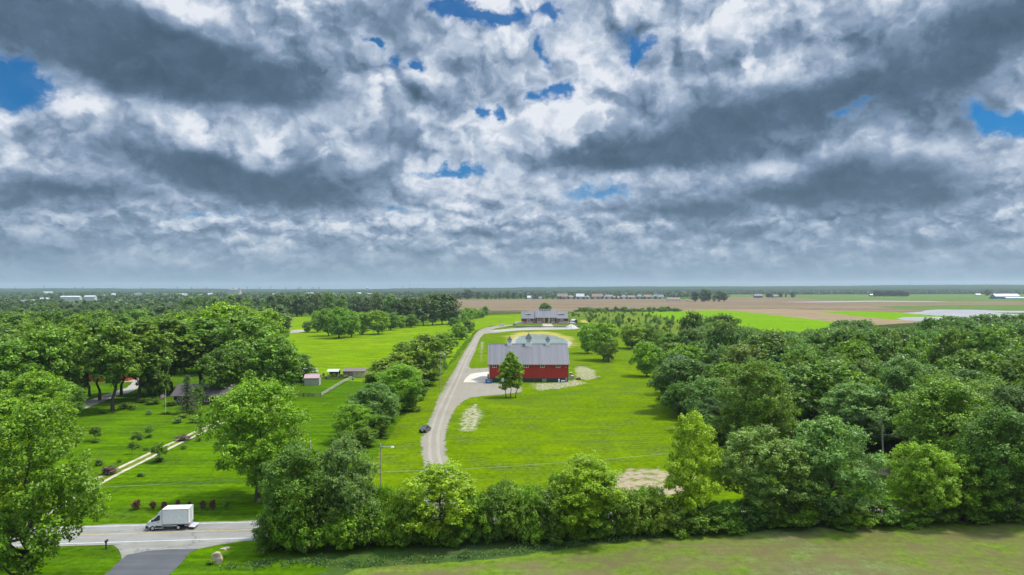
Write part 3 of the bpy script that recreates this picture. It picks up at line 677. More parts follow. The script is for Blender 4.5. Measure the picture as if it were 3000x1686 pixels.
# ---- hedgerow between field and road: named trees first
hx = [  # nx, base row, top row, width, proto, colour, label
 (868, 1600, 1300, 230, HI['maple'][2], DG, 'dark leafy tree at the left end of the roadside hedgerow'),
 (1010, 1588, 1290, 210, HI['maple'][1], SG, 'tall silvery green tree in the hedgerow, left of the light pole'),
 (1290, 1590, 1352, 270, HI['open'][1], YG, 'yellow green open tree in the hedgerow in front of the driveway mouth'),
 (1722, 1570, 1340, 250, HI['maple'][0], YG, 'bright yellow green tree in the middle of the hedgerow'),
 (2030, 1545, 1208, 200, HI['open'][0], YG, 'tall thin yellow green tree in the hedgerow, right of the bare soil patch'),
 (2240, 1535, 1255, 280, HI['maple'][2], SG, 'grey green tree in the hedgerow, left of the big rounded one'),
 (2425, 1530, 1224, 265, HI['maple'][1], SG, 'big rounded grey green tree in the hedgerow beside the transformer pole'),
 (2705, 1528, 1300, 190, HI['maple'][0], BG, 'bright green tree in the hedgerow, right of the transformer pole'),
 (2830, 1528, 1320, 190, HI['open'][1], BG, 'feathery mid green tree in the hedgerow near the right edge'),
 (2940, 1524, 1190, 260, HI['maple'][2], DG, 'tall dark tree at the right end of the hedgerow')]
for q in hx: T(*q)
for i, (nx, nb, nt, w, c) in enumerate([
 (800, 1612, 1490, 130, DG), (850, 1618, 1430, 150, MG), (905, 1615, 1475, 160, BG), (960, 1612, 1440, 150, DG), (1015, 1610, 1490, 150, MG), (1075, 1605, 1450, 140, DG), (1130, 1602, 1500, 130, BG), (1175, 1598, 1430, 130, MG),
 (1215, 1600, 1500, 120, DG), (1260, 1600, 1515, 120, MG), (1330, 1598, 1505, 130, DG), (1385, 1594, 1450, 130, MG), (1440, 1592, 1425, 140, DG), (1500, 1588, 1440, 140, OG), (1556, 1586, 1418, 140, MG), (1610, 1584, 1435, 140, DG),
 (1668, 1580, 1470, 130, MG), (1735, 1578, 1500, 130, DG), (1795, 1574, 1470, 130, MG), (1850, 1570, 1440, 130, DG), (1910, 1568, 1445, 130, OG), (1975, 1562, 1470, 130, MG), (2050, 1560, 1490, 140, DG), (2120, 1556, 1460, 140, DG), (2190, 1552, 1470, 140, DG),
 (2260, 1548, 1480, 150, DG), (2340, 1544, 1470, 150, DG), (2420, 1540, 1485, 150, DG), (2500, 1538, 1475, 150, BG), (2580, 1535, 1470, 150, DG), (2660, 1532, 1470, 150, MG), (2740, 1528, 1460, 150, DG), (2820, 1525, 1455, 150, DG), (2900, 1522, 1450, 160, DG), (2985, 1518, 1440, 170, DG),
 (1900, 1552, 1420, 120, MG), (1630, 1564, 1405, 110, MG), (1480, 1570, 1410, 110, DG), (1120, 1582, 1410, 110, MG), (880, 1590, 1440, 130, DG), (820, 1605, 1400, 120, MG)]):
    T(nx, nb - 4, nt + 8 - (i * 37 % 23), w * .92, HI['bush'][i % 3], {DG: MG, MG: BG}.get(c, c) if i % 3 else c, 'leafy bush in the dense roadside hedge, one of the crowded undergrowth row', 'bushes of the roadside hedge', name='hedge_bush', cat='bush')
# ---- trees along the left side of the driveway
for q in [
 (1035, 1300, 1185, 125, HI['maple'][0], BG, 'low bright green tree at the near end of the row left of the driveway'),
 (1095, 1268, 1125, 175, HI['maple'][1], SG, 'silvery rounded tree in the row left of the driveway, behind the low bright one'),
 (1170, 1205, 1066, 165, HI['maple'][2], BG, 'mid green tree in the row left of the driveway, level with the parked black car'),
 (1150, 1170, 1028, 185, MD['open'][0], OG, 'feathery olive tree in the row left of the driveway'),
 (1240, 1130, 978, 150, MD['open'][1], OG, 'tall open multi-stemmed tree in the row left of the driveway, opposite the barn'),
 (1190, 1110, 998, 120, MD['open'][0], MG, 'small feathery tree behind the multi-stemmed one left of the driveway'),
 (1298, 1046, 976, 94, MD['maple'][0], BG, 'round dark green tree at the far end of the row left of the driveway'),
 (1345, 996, 950, 52, MD['bush'][0], BG, 'bushy small tree beside the meadow, left of the driveway bend'),
 (1372, 975, 938, 44, MD['bush'][1], MG, 'bushy small tree nearest the utility pole at the driveway bend')]: T(*q)
for i, (nx, nb, nt, w) in enumerate([(1135, 1235, 1160, 90), (1062, 1312, 1252, 80), (1010, 1320, 1262, 80), (1210, 1170, 1100, 90), (1255, 1115, 1060, 80), (1285, 1080, 1030, 60), (1180, 1205, 1140, 90), (1110, 1280, 1210, 80)]):
    T(nx, nb, nt, w, HI['bush'][i % 3], MG, 'leafy undergrowth bush between the trees left of the driveway', 'bushes left of the driveway', name='bush', cat='bush')
# ---- cluster in front of the barn
for nx, nb, nt, w, lab in [(1482, 1166, 1056, 46, 'slender tree in front of the barn, left of the three stems'), (1496, 1164, 1029, 44, 'slender tree in front of the barn, the tallest and middle of three'), (1511, 1166, 1046, 48, 'slender tree in front of the barn, right of the three stems')]:
    T(nx, nb, nt, w, HI['slim'][int(nx) % 2], (.210, .350, .010), lab, name='slender_tree')
# ---- trees right of the barn
for q in [
 (1722, 1036, 952, 60, MD['maple'][1], BG, 'leafy tree on the lawn, leftmost of the cluster beyond the barn'),
 (1768, 1056, 946, 95, MD['oak'][0], BG, 'broad tree with several trunks in the lawn cluster beyond the barn'),
 (1782, 1062, 990, 50, MD['open'][0], OG, 'small weeping tree in front of the lawn cluster beyond the barn'),
 (1852, 1022, 948, 84, MD['maple'][2], YG, 'round yellow green tree alone between lawn cluster and wood'),
 (1895, 1104, 1003, 92, MD['oak'][1], BG, 'single tree with a visible trunk at the edge of the wood')]: T(*q)
# ---- the wood on the right
wood_grp = 'broadleaf trees of the wood right of the lawn'
wood_lab = 'dark green broadleaf tree crowded in the wood right of the lawn'
WP = [(44, 162), (46, 180), (47, 200), (58, 240), (70, 290), (88, 335), (104, 385), (118, 430), (240, 480), (380, 520), (400, 330), (260, 190), (150, 136), (88, 128), (62, 128), (50, 140)]
def inside(x, y, poly):
    c = False; j = len(poly) - 1
    for i in range(len(poly)):
        xi, yi = poly[i]; xj, yj = poly[j]
        if (yi > y) != (yj > y) and x < (xj - xi) * (y - yi) / (yj - yi) + xi: c = not c
        j = i
    return c
pts = []; wr = random.Random(5)
for _ in range(30000):
    x, y = wr.uniform(45, 400), wr.uniform(125, 520)
    if not inside(x, y, WP) or x > y * .76 + 6: continue
    if ((x - 122) / 16) ** 2 + ((y - 205) / 22) ** 2 < 1 or (abs(x - 122 * y / 205) < 7 and 165 < y < 205): continue   # clearing with the gravel yard
    if math.hypot(x - 78, y - 150) < 6: continue
    md = 8.8 + max(0, y - 180) * .02
    if math.hypot(x - 68, y - 163) < 8 or (abs((x / y) * FPX + 1500 - 2335) < 115 and y < 171): continue                 # opening in front of the dead tree
    if -150 < (x / y) * FPX + 1500 - 2587 < 170 and y < 156: continue                                     # the transformer pole stays in view
    if all((x - a) ** 2 + (y - b) ** 2 > md * md for a, b in pts): pts.append((x, y))
print('WOOD', len(pts))
far_items = []
SKY = [(1900, 990), (1950, 972), (2000, 950), (2040, 925), (2140, 922), (2180, 950), (2230, 962), (2300, 980), (2345, 962), (2400, 966), (2440, 936), (2560, 936), (2600, 962), (2645, 960), (2680, 936), (2800, 929), (2870, 916), (3100, 920)]
def cap(x, y, h, w):
    """keep the tree tops under the wood's outline; None when the tree would have to be a dwarf"""
    lim = max(np.interp((x + o * w * .45) / y * FPX + 1500, [q[0] for q in SKY], [q[1] for q in SKY]) for o in (-1, 0, 1))
    m_ = ZT(x / y * FPX + 1500, lim + wr.uniform(-4, 10), y)
    return min(h, m_) if m_ > 6.5 else None
for x, y in pts:
    near = y < 165
    if y > 262 and math.hypot(x - 75, y - 300) > 34 and len(far_items) < 400:
        w = wr.uniform(13, 18); h = cap(x, y, wr.uniform(14, 21), w)
        if h: far_items.append((wr.choice(LO['maple'] if y > 380 else MD['oak'] + MD['maple'][:1]), x, y, h, w, wr.uniform(0, 6.28)))
        continue
    h = wr.uniform(13, 22) * (1.08 if y > 200 else .95); w = wr.uniform(11, 20) + max(0, y - 250) * .012
    e = min(math.hypot(x - a, y - b) for a, b in [(46, 170), (49, 200), (58, 240), (70, 290), (60, 265), (54, 220), (88, 335)])
    if e < 16: h *= wr.uniform(.6, .85)
    h = cap(x, y, h, w)
    if not h: continue
    pr = wr.choice(HI['maple']) if near else wr.choice(MD['maple'] + MD['oak'] + MD['maple'])
    c = wr.choice([DG, DG, DG, MG, MG, (.11, .215, .04), (.14, .22, .03), SG, BG if wr.random() < .5 else DG, (.075, .15, .02)])
    place(pr, x, y, h, w, c, wood_lab, wood_grp)
for i in range(16):
    x, y = [(54, 181), (49, 172), (50, 200), (53, 212), (56, 224), (58, 236), (61, 250), (65, 264), (68, 278), (73, 292), (79, 306), (85, 322), (45, 160), (50, 146), (60, 132), (92, 345)][i]
    place(HI['bush'][i % 3] if y < 180 else MD['bush'][i % 2], x - 1, y, wr.uniform(5, 8), wr.uniform(8, 11), pick([MG, DG, BG]), 'low leafy growth at the lawn edge of the right hand wood', 'bushes at the edge of the wood', name='bush', cat='bush')
merged('woodland', far_items, 'dark green canopy of the far part of the wood on the right').color = (.098, .195, .024, 1)
print('FAR', len(far_items))
place(DEAD, 69, 172, 15.5, 15, DG, 'leafless dead tree with pale branches at the front of the wood', name='dead_tree', trunk_name='branches', rz=2.1)
T(2030, 985, 915, 80, MD['maple'][3], DG, 'tall dark tree topping the wood near the bright crop field', depth=372)
T(2120, 985, 922, 95, MD['maple'][1], DG, 'broad dark tree topping the wood, next to the crop field', depth=380)
for nx, dp, nt, w, c, lab in [(1960, 330, 972, 90, MG, 'mid green tree on the back edge of the wood beside the plantation'), (1935, 380, 965, 60, OG, 'olive tree between plantation and wood'), (1890, 440, 952, 60, MG, 'grey green tree at the near edge of the plantation'), (1975, 300, 1005, 100, DG, 'rounded dark tree on the left flank of the wood'), (1990, 255, 1040, 110, (.11, .19, .07), 'bluish green tree on the left flank of the wood')]:
    T(nx, 0, nt, w, pick(MD['maple']), c, lab, depth=dp)

# ---- the grove round the farmhouse on the left
for q in [  # nx, base, top, width, proto, colour, label, depth
 (330, 1206, 938, 150, MD['tall'][0], MG, 'tall tree with a pale bare trunk on the left lawn'),
 (408, 1175, 940, 150, MD['tall'][1], MG, 'tall tree with a forked dark trunk, right of the pale trunked tree'),
 (355, 1158, 948, 110, MD['tall'][0], DG, 'dark tall tree behind the pale trunked tree'),
 (292, 1173, 945, 110, MD['tall'][1], DG, 'tall thin tree left of the pale trunked tree by the gravel track'),
 (226, 1178, 950, 140, MD['tall'][0], MG, 'tall tree left of the gravel track opening'),
 (262, 1161, 955, 100, MD['tall'][1], DG, 'tall dark tree between track and orange shed'),
 (150, 1215, 960, 180, MD['maple'][0], MG, 'broad tree at the left end of the grove'),
 (40, 1230, 1000, 200, MD['maple'][1], MG, 'wide tree in the grove near the left picture edge'),
 (110, 1290, 1090, 200, HI['maple'][1], BG, 'rounded bright tree in front of the grove at the left'),
 (-20, 1290, 1085, 190, MD['maple'][2], MG, 'tree in front of the grove, cut by the left picture edge'),
 (180, 1262, 1120, 130, HI['maple'][2], MG, 'lower tree at the right foot of the rounded bright tree'),
 (500, 1150, 935, 180, MD['tall'][1], MG, 'big dark maple behind the spruce'),
 (590, 1142, 932, 190, MD['tall'][0], MG, 'big tree rising over the brown house roof'),
 (700, 1148, 928, 240, MD['oak'][1], MG, 'largest rounded tree of the grove, right of the brown house'),
 (800, 1165, 985, 170, MD['maple'][3], MG, 'rounded tree at the right end of the grove above the small grey shed'),
 (880, 1120, 1035, 90, MD['open'][0], MG, 'thin tree reaching over the small grey shed'),
 (470, 1170, 1010, 80, MD['maple'][0], DG, 'dark tree in shade left of the spruce'),
 (770, 1245, 1160, 60, MD['open'][1], MG, 'small tree right behind the large spreading lawn tree')]: T(*q)
for q in [(670, 893, 170, 300, YG, 'yellow green tree top standing highest behind the grove'), (610, 905, 110, 310, YG, 'yellow green tree left of the highest one behind the grove'), (785, 908, 130, 320, (.22,.35,.012), 'vivid green rounded tree at the right behind the grove'), (540, 915, 110, 300, BG, 'light green tree behind the grove, left of the yellow green ones'), (730, 905, 90, 330, SG, 'pale green tree between the yellow green and the vivid rounded tree')]:
    T(q[0], 0, q[1], q[2], pick(MD['maple']), q[4], q[5], depth=q[3])
for q in [(455, 240, 1030, 120, DG, 'low dark tree right of the gravel yard'), (205, 222, 1080, 90, MG, 'low tree at the left end of the orange shed'), (655, 226, 1010, 130, DG, 'leafy tree covering the right half of the brown farmhouse'), (578, 212, 1130, 46, DG, 'small dark tree between the spruce and the brown farmhouse')]:
    T(q[0], 0, q[2], q[3], pick(MD['open'] + MD['maple']), q[4], q[5], depth=q[1])
T(548, 1212, 1095, 76, SPRUCE[0], (.10,.135,.06), 'bluish grey spruce beside the flagpole', name='spruce_tree', cat='tree')
for i, (nx, dp, nt, w, c) in enumerate([(60, 250, 965, 150, MG), (170, 270, 945, 150, MG), (290, 285, 930, 130, DG), (420, 300, 925, 140, MG), (-10, 300, 940, 150, DG), (100, 320, 925, 130, MG), (230, 330, 918, 130, MG), (350, 330, 915, 120, DG), (470, 330, 918, 130, MG), (-40, 360, 930, 130, DG), (40, 380, 912, 120, MG), (160, 390, 905, 120, DG), (280, 390, 905, 120, MG), (400, 400, 902, 120, MG), (520, 390, 905, 120, DG)]):
    T(nx, 0, nt + 8, w, pick(MD['maple'] + MD['oak']), c, 'mid green broadleaf tree in the dense wood behind the grove on the left', 'broadleaf trees behind the grove', depth=dp)
# ---- clump in the meadow and boundary rows
for nx, nb, nt, w, c, pr, lab in [
 (899, 975, 942, 30, MG, MD['maple'][0], 'small round tree beside the pale track, left of the meadow clump'), (931, 974, 912, 50, BG, MD['maple'][1], 'leftmost tree of the clump in the meadow'),
 (962, 985, 905, 72, MG, MD['oak'][0], 'dark tree with a low crown in the meadow clump'), (993, 992, 899, 84, BG, MD['maple'][2], 'highest tree of the clump in the meadow'), (1030, 988, 912, 60, BG, MD['maple'][3], 'bright tree right of the highest in the meadow clump'),
 (1062, 982, 916, 56, BG, MD['maple'][0], 'light green tree in the right half of the meadow clump'), (1108, 980, 911, 78, YG, MD['oak'][1], 'separate rounded tree at the right end of the meadow clump'), (1145, 968, 918, 50, MG, MD['maple'][1], 'smaller tree behind the separate rounded one at the clump')]:
    T(nx, nb, nt, w, pr, c, lab)
row = [(1160, 870), (1190, 862), (1215, 868), (1240, 860), (1268, 858), (1295, 856), (1318, 862)]
for i, (nx, nt) in enumerate(row):
    T(nx, 958 - i * 1.2, nt, 56, LO['tall'][i % 2], (.095, .155, .040), 'tall dark tree in the row between meadow and brown field', 'tall trees between meadow and brown field', name='broadleaf_tree')
for i, (nx, nb, nt, w) in enumerate([(1175, 962, 925, 40), (1205, 960, 922, 40), (1335, 948, 915, 36), (1352, 944, 908, 40), (1372, 938, 902, 44), (1392, 934, 904, 38), (1408, 932, 908, 34), (1330, 956, 932, 30), (1420, 926, 898, 26), (1440, 950, 948, 4)][:9]):
    T(nx, nb, nt, w, MD['bush'][i % 2] if i > 1 else MD['maple'][i], pick([MG, BG, MG]), 'bushy tree at the low end of the row between meadow and brown field', 'bushy trees between meadow and brown field')
place(DEAD, PD(1414, 880).x, 880, 14, 11, DG, 'dark half bare tree sticking up behind the meadow, left of the big house', name='dead_tree', trunk_name='branches')
T(1597, 0, 889, 40, LO['maple'][0], (.105, .190, .03), 'round dark tree right behind the big red house', depth=762)
br_ = random.Random(11)
for i in range(26):
    nx = 560 + i * 23.5 + br_.uniform(-6, 6)
    if nx > 1150: break
    T(nx, 0, 860 + br_.uniform(-3, 9) + (6 if nx < 800 else 0), br_.uniform(34, 48), pick(LO['maple'] + LO['tall']), pick([MG, (.095, .160, .04), (.105, .165, .05)]), 'dark broadleaf tree in the long row behind the small left field', 'trees of the row behind the left field', depth=900 + br_.uniform(-25, 50))
# left far wood: individual crowns, then the mass beyond
for k in range(3000):
    if k == 0: fl = []
    d_ = br_.uniform(430, 900); nx = br_.uniform(-70, 830)
    if nx > 690 and d_ < 560: continue
    x = (nx - 1500) / FPX * d_; md = 11 + d_ * .014
    if len(fl) < 118 and all((x - a) ** 2 + (d_ - b) ** 2 > md * md for a, b in fl): fl.append((x, d_))
big = sorted(fl, key=lambda q: q[1])
for x, d_ in big[:36]:
    place(pick(LO['maple'] + LO['tall'] if d_ > 480 else MD['maple']), x, d_, br_.uniform(13, 19), br_.uniform(15, 22), pick([MG, MG, (.095, .165, .035), (.140, .220, .035)]), 'distant broadleaf tree in the wide wood on the left, towards the town', 'trees of the wide wood towards the town')
for c, sub in (((.110, .185, .035, 1), big[36::2]), ((.085, .150, .032, 1), big[37::2])):
    merged('woodland', [(pick(LO['maple'] + LO['tall']), x, d_, br_.uniform(13, 19), br_.uniform(16, 23), br_.uniform(0, 6)) for x, d_ in sub], 'green wood spreading towards the town on the left').color = c

# ---- far woodland masses: small faceted crowns joined in one object each
def far_mass(name, samples, quads, size, c, label, seed=1):
    g = np.random.default_rng(seed); S = np.array(samples)            # x, y, z0, h, w
    n = len(S); i = np.repeat(np.arange(n), quads); m_ = len(i)
    d = g.normal(size=(m_, 3)); d[:, 2] = np.abs(d[:, 2]) * .9 - .1; d /= np.linalg.norm(d, axis=1, keepdims=True)
    lump = 1 + .18 * np.sin(d[:, 0] * 5 + i) + .15 * np.sin(d[:, 1] * 6 + i * 2)
    q = S[i]; pos = np.stack([q[:, 0] + d[:, 0] * q[:, 4] / 2 * lump, q[:, 1] + d[:, 1] * q[:, 4] / 2 * lump, q[:, 2] + q[:, 3] * (.42 + .56 * d[:, 2] * lump)], 1)
    low = g.random(m_) < .22; pos[low, 2] = q[low, 2] + q[low, 3] * g.uniform(.02, .4, low.sum())
    nr = d + g.normal(size=(m_, 3)) * .45; nr /= np.linalg.norm(nr, axis=1, keepdims=True)
    a = np.cross(nr, g.normal(size=(m_, 3))); a /= np.linalg.norm(a, axis=1, keepdims=True); b = np.cross(nr, a)
    sz = (size * q[:, 4] / 16 * g.uniform(.6, 1.3, m_))[:, None]
    V = np.stack([pos + a * sz, pos + b * sz, pos - a * sz, pos - b * sz], 1).reshape(-1, 3)
    o = link(name, np_mesh(name, V, np.arange(m_ * 4).reshape(-1, 4), M['leaf']))
    o.color = (*c, 1); tag(o, label, 'woodland', kind='stuff'); return o
fr = random.Random(21); S = []
for _ in range(5200):
    d_ = 900 + 2900 * fr.random() ** 1.3; nx = fr.uniform(-90, 1190 - (d_ - 900) * .02)
    if nx > 780 and d_ < 1150: continue
    if 165 < nx < 300 and 1150 < d_ < 2050: continue
    if 660 < nx < 705 and d_ > 1500: continue
    if nx < 150 and 1250 < d_ < 1500: continue
    if fr.random() < .45 and 1300 < d_ < 2300: continue
    S.append(((nx - 1500) / FPX * d_, d_, 0, fr.uniform(10, 16), fr.uniform(13, 24)))
far_mass('distant_woodland', S, 46, 2.6, (.060, .105, .032), 'hazy tree canopy spreading through the distant town on the left', 2)
S = []
for _ in range(2600):
    d_ = fr.uniform(2500, 3700); nx = fr.uniform(1120, 3080)
    if nx > 2050: d_ = fr.uniform(3500, 3900)
    S.append(((nx - 1500) / FPX * d_, d_, 0, fr.uniform(9, 16), fr.uniform(16, 30)))
far_mass('distant_woodland', S, 34, 2.8, (.045, .080, .030), 'hazy belt of trees behind the brown field and the row of houses', 3)
# wooded ridge on the horizon: a lumpy canopy surface with depth
def ridge(name, x0, x1, y0, y1, topf, c, label, nxs=420, nys=16, seed=4):
    g = np.random.default_rng(seed); X = np.linspace(x0, x1, nxs); Y = np.linspace(y0, y1, nys); Z = np.zeros((nys, nxs))
    for j in range(nys):
        t_ = j / (nys - 1)
        Z[j] = np.array([topf(x) for x in X]) * (.42 + .58 * min(1, t_ * 1.25)) + g.uniform(-1, 1, nxs) * 1.6 + 1.5 * np.sin(X / 190 + j * 1.7) + 1.2 * np.sin(X / 73 + j)
    Z[0] = 0; Z[-1] = 0
    V = np.stack([np.tile(X, nys), np.repeat(Y, nxs), Z.ravel()], 1); V[:nxs, 1] = y0
    V[:, 0] += g.uniform(-6, 6, len(V)); V[nxs:2 * nxs, 1] = y0 + 8
    i = np.arange(nxs - 1)[None] + np.arange(nys - 1)[:, None] * nxs; i = i.ravel()
    F = np.stack([i, i + 1, i + 1 + nxs, i + nxs], 1)
    o = link(name, np_mesh(name, V, F, M['leaf_far'])); o.color = (*c, 1); tag(o, label, 'woodland', kind='stuff'); return o
def mat_far():
    m_, t = material('far_canopy'); co = t.new('ShaderNodeTexCoord').outputs['Object']; f, _ = t.noise(t.v('MULTIPLY', co, (1, .3, 1.5)), .035, 5, .7)
    oi = t.new('ShaderNodeObjectInfo'); setb(t, color=t.v('SCALE', oi.outputs['Color'], sc=t.mapr(f, .3, .7, .55, 1.45)), rough=.95, spec=.1, normal=bump(t, f, 1.0, 6)); return m_
M['leaf_far'] = mat_far()
ridge('distant_woodland', -7500, -900, 4600, 6500, lambda x: 26 + 6 * math.sin(x / 900) + 3, (.028,.050,.026), 'blue green wooded skyline beyond the town on the left', seed=4)
ridge('distant_woodland', -1000, 7600, 3950, 6600, lambda x: 33 + min(16, max(0, (x + 600) / 260)) + 2.5 * math.sin(x / 520), (.026,.048,.026), 'blue green wooded ridge along the skyline in the middle and on the right', seed=5)

# ================================================================ built things
def siding(name, c, pitch=.30, var=.10, axis=0):
    m_, t = material(name); co = t.new('ShaderNodeTexCoord').outputs['Object']; s_ = t.sep(co)
    w = t.m('FRACT', t.m('DIVIDE', s_[axis], pitch)); w = t.m('ABSOLUTE', t.m('SUBTRACT', w, .5))
    f, _ = t.noise(co, .7, 5, .6); f2, _ = t.noise(t.v('MULTIPLY', co, (2.2, 2.2, .12)), 1.0, 3, .5)
    k = t.m('ADD', t.mapr(f, .3, .7, 1 - var, 1 + var), t.m('ADD', t.mapr(w, .38, .5, 0, -.22), t.mapr(f2, .3, .7, -.10, .10)))
    setb(t, color=t.v('SCALE', (*c,), sc=k), rough=.55, spec=.35, normal=bump(t, w, .35, .03)); return m_
def metal_roof(name, c, pitch=.9):
    m_, t = material(name); co = t.new('ShaderNodeTexCoord').outputs['Object']; s_ = t.sep(co)
    w = t.m('FRACT', t.m('DIVIDE', s_[0], pitch)); fl = t.m('FLOOR', t.m('DIVIDE', s_[0], pitch))
    wn = t.new('ShaderNodeTexWhiteNoise', noise_dimensions='1D'); t.put(wn.inputs['W'], fl)
    f, _ = t.noise(t.v('MULTIPLY', co, (1.5, .15, .15)), 1.0, 5, .6)
    k = t.m('ADD', t.mapr(wn.outputs['Value'], 0, 1, .86, 1.10), t.mapr(f, .3, .7, -.08, .08))
    setb(t, color=t.v('SCALE', (*c,), sc=k), rough=.50, spec=.4, metal=.10); return m_
M['barn_red'] = siding('red_metal_siding', (.40, .022, .014)); M['house_red'] = siding('dark_red_siding', (.20, .022, .022), .4)
M['roof'] = metal_roof('grey_metal_roof', (.128, .125, .134)); M['seam'] = plain('roof_seam', (.195, .19, .205), .45)
M['navy'] = plain('dark_base', (.025, .040, .050), .7); M['trim'] = plain('copper_trim', (.36, .10, .035), .5); M['white'] = plain('white_paint', (.74, .74, .72), .45, var=.08)
M['glass'] = plain('window_glass', (.02, .03, .035), .08, spec=.8, var=.05); M['slate'] = plain('dark_roof_metal', (.055, .07, .085), .45)
M['stone'] = plain('pale_stone', (.42, .35, .25), .85, var=.25, scale=1.5); M['brown_stone'] = plain('brown_stone', (.22, .15, .10), .85, var=.35, scale=1.5)
M['wall_stone'] = plain('grey_retaining_wall', (.22, .20, .18), .9, var=.2, scale=1.2); M['yellow_wood'] = plain('pale_timber_post', (.62, .48, .22), .6)
M['black'] = plain('black_rubber', (.018, .018, .02), .75); M['dark'] = plain('dark_plastic', (.03, .033, .038), .55); M['chrome'] = plain('bright_metal', (.55, .56, .58), .3, metal=.8)
M['grey'] = plain('grey_metal', (.38, .39, .40), .5); M['red_lens'] = plain('red_lens', (.45, .03, .02), .25); M['lens'] = plain('clear_lens', (.6, .6, .58), .15)
M['wood'] = plain('weathered_wood', (.26, .22, .16), .85, var=.25); M['pale_wood'] = plain('pale_rail', (.50, .47, .38), .8, var=.15); M['brown'+'_wood'] = plain('brown_boards', (.15, .10, .065), .85, var=.3)  # fence rails have a paler base colour than the posts
M['tan_wall'] = siding('tan_siding', (.42, .36, .23), .5); M['shed_wall'] = siding('pale_grey_siding', (.40, .41, .35), .4); M['pink_roof'] = plain('faded_pink_roof', (.40, .26, .27), .5); M['maroon'] = plain('maroon_trim', (.28, .04, .03), .5)
M['brown_roof'] = plain('brown_shingles', (.17, .14, .125), .9, var=.15); M['dark_shingle'] = plain('dark_shingles', (.085, .072, .07), .9, var=.2); M['dark_brick'] = plain('dark_brick', (.10, .07, .055), .9, var=.2)
M['orange'] = siding('orange_red_siding', (.55, .09, .03), .6); M['blue'] = plain('blue_steel', (.015, .11, .33), .45); M['car_white'] = plain('white_car_paint', (.70, .71, .72), .25, var=.04, spec=.6)
M['car_black'] = plain('black_car_paint', (.018, .020, .024), .2, var=.05, spec=.6); M['car_green'] = plain('dark_green_car_paint', (.025, .035, .032), .25, var=.05, spec=.6); M['silver'] = plain('silver_paint', (.45, .46, .48), .3)
M['rock'] = plain('pink_limestone', (.50, .38, .27), .9, var=.25, scale=1.2); M['blue_siding'] = siding('blue_siding', (.055, .13, .26), 1.0); M['light_roof'] = plain('pale_roof', (.48, .49, .50), .5)
def gable(mb, x0, x1, y0, y1, z0, z1, mi=None, axis='x'):
    """walls with gable ends; ridge along the axis"""
    return mb
def roof_slab(mb, x0, x1, ye, ze, yr, zr, th=.15, mi=None):
    """one roof slope: eave line y=ye,z=ze up to ridge y=yr,z=zr, with thickness"""
    n = Vector((0, -(zr - ze), (yr - ye))).normalized() * th
    if n.z < 0: n = -n
    vs = [(x0, ye, ze), (x1, ye, ze), (x1, yr, zr), (x0, yr, zr)]; up = [(a[0], a[1] + n.y, a[2] + n.z) for a in vs]
    return mb.add(vs + up, [(0, 1, 2, 3), (7, 6, 5, 4), (0, 4, 5, 1), (1, 5, 6, 2), (2, 6, 7, 3), (3, 7, 4, 0)], mi)
def window(parent, x, y, z, w, h, panes=2, face=-1, fr='white', name='window', bar=.12):
    """framed window on a wall facing -y (face=-1): frame part with pane sub-part"""
    f = MB(); t_ = bar; y0, y1 = sorted((y, y + face * .10))
    f.box(x - w / 2, x + w / 2, y0, y1, z, z + t_).box(x - w / 2, x + w / 2, y0, y1, z + h - t_, z + h).box(x - w / 2, x - w / 2 + t_, y0, y1, z + t_, z + h - t_).box(x + w / 2 - t_, x + w / 2, y0, y1, z + t_, z + h - t_)
    for k in range(1, panes):
        xx = x - w / 2 + w * k / panes; f.box(xx - t_ / 2, xx + t_ / 2, y0, y1, z + t_, z + h - t_)
    o = f.build(name, M[fr], parent)
    g = MB(); yy = sorted((y + face * .02, y + face * .05)); g.box(x - w / 2 + t_, x + w / 2 - t_, yy[0], yy[1], z + t_, z + h - t_); g.build('pane', M['glass'], o)
    return o
def simple_house(name, x, y, L_, D_, hw, hr, wall, roof, label, cat='house', group=None, rz=0.0, win=0, chim=False, ov=.5, door=None, hip=False):
    r = empty(name, (x, y, 0), rz, label, cat, group)
    w = MB(); w.prism([(-D_ / 2, 0), (D_ / 2, 0), (D_ / 2, hw), (0, hr - .12) if not hip else (D_ / 2, hw), (-D_ / 2, hw)] if not hip else [(-D_ / 2, 0), (D_ / 2, 0), (D_ / 2, hw), (-D_ / 2, hw)], -L_ / 2, L_ / 2, 'x'); w.build('wall', M[wall], r)
    q = MB()
    if hip:
        q.add([(-L_ / 2 - ov, -D_ / 2 - ov, hw), (L_ / 2 + ov, -D_ / 2 - ov, hw), (L_ / 2 + ov, D_ / 2 + ov, hw), (-L_ / 2 - ov, D_ / 2 + ov, hw), (-L_ / 2 + D_ / 2, 0, hr), (L_ / 2 - D_ / 2, 0, hr)],
              [(0, 1, 5, 4), (1, 2, 5), (2, 3, 4, 5), (3, 0, 4), (3, 2, 1, 0)])
    else:
        s_ = (hr - hw) / (D_ / 2)
        for sg in (-1, 1): roof_slab(q, -L_ / 2 - ov, L_ / 2 + ov, sg * (D_ / 2 + ov), hw - ov * s_, 0, hr, .18)
    ro = q.build('roof', M[roof], r)
    if chim: c = MB(); c.box(L_ * .22, L_ * .22 + 1, .4, 1.4, hw, hr + .9); c.build('chimney', M['brown_stone'], r)
    for i in range(win): window(r, -L_ / 2 + L_ * (i + .5) / win, -D_ / 2, hw * .32, L_ / win * .38, hw * .42, 2)
    if door: d = MB(); d.box(door[0], door[0] + door[1], -D_ / 2 - .08, -D_ / 2 - .01, 0, door[2]); d.build('door', M['white'], r)
    return r

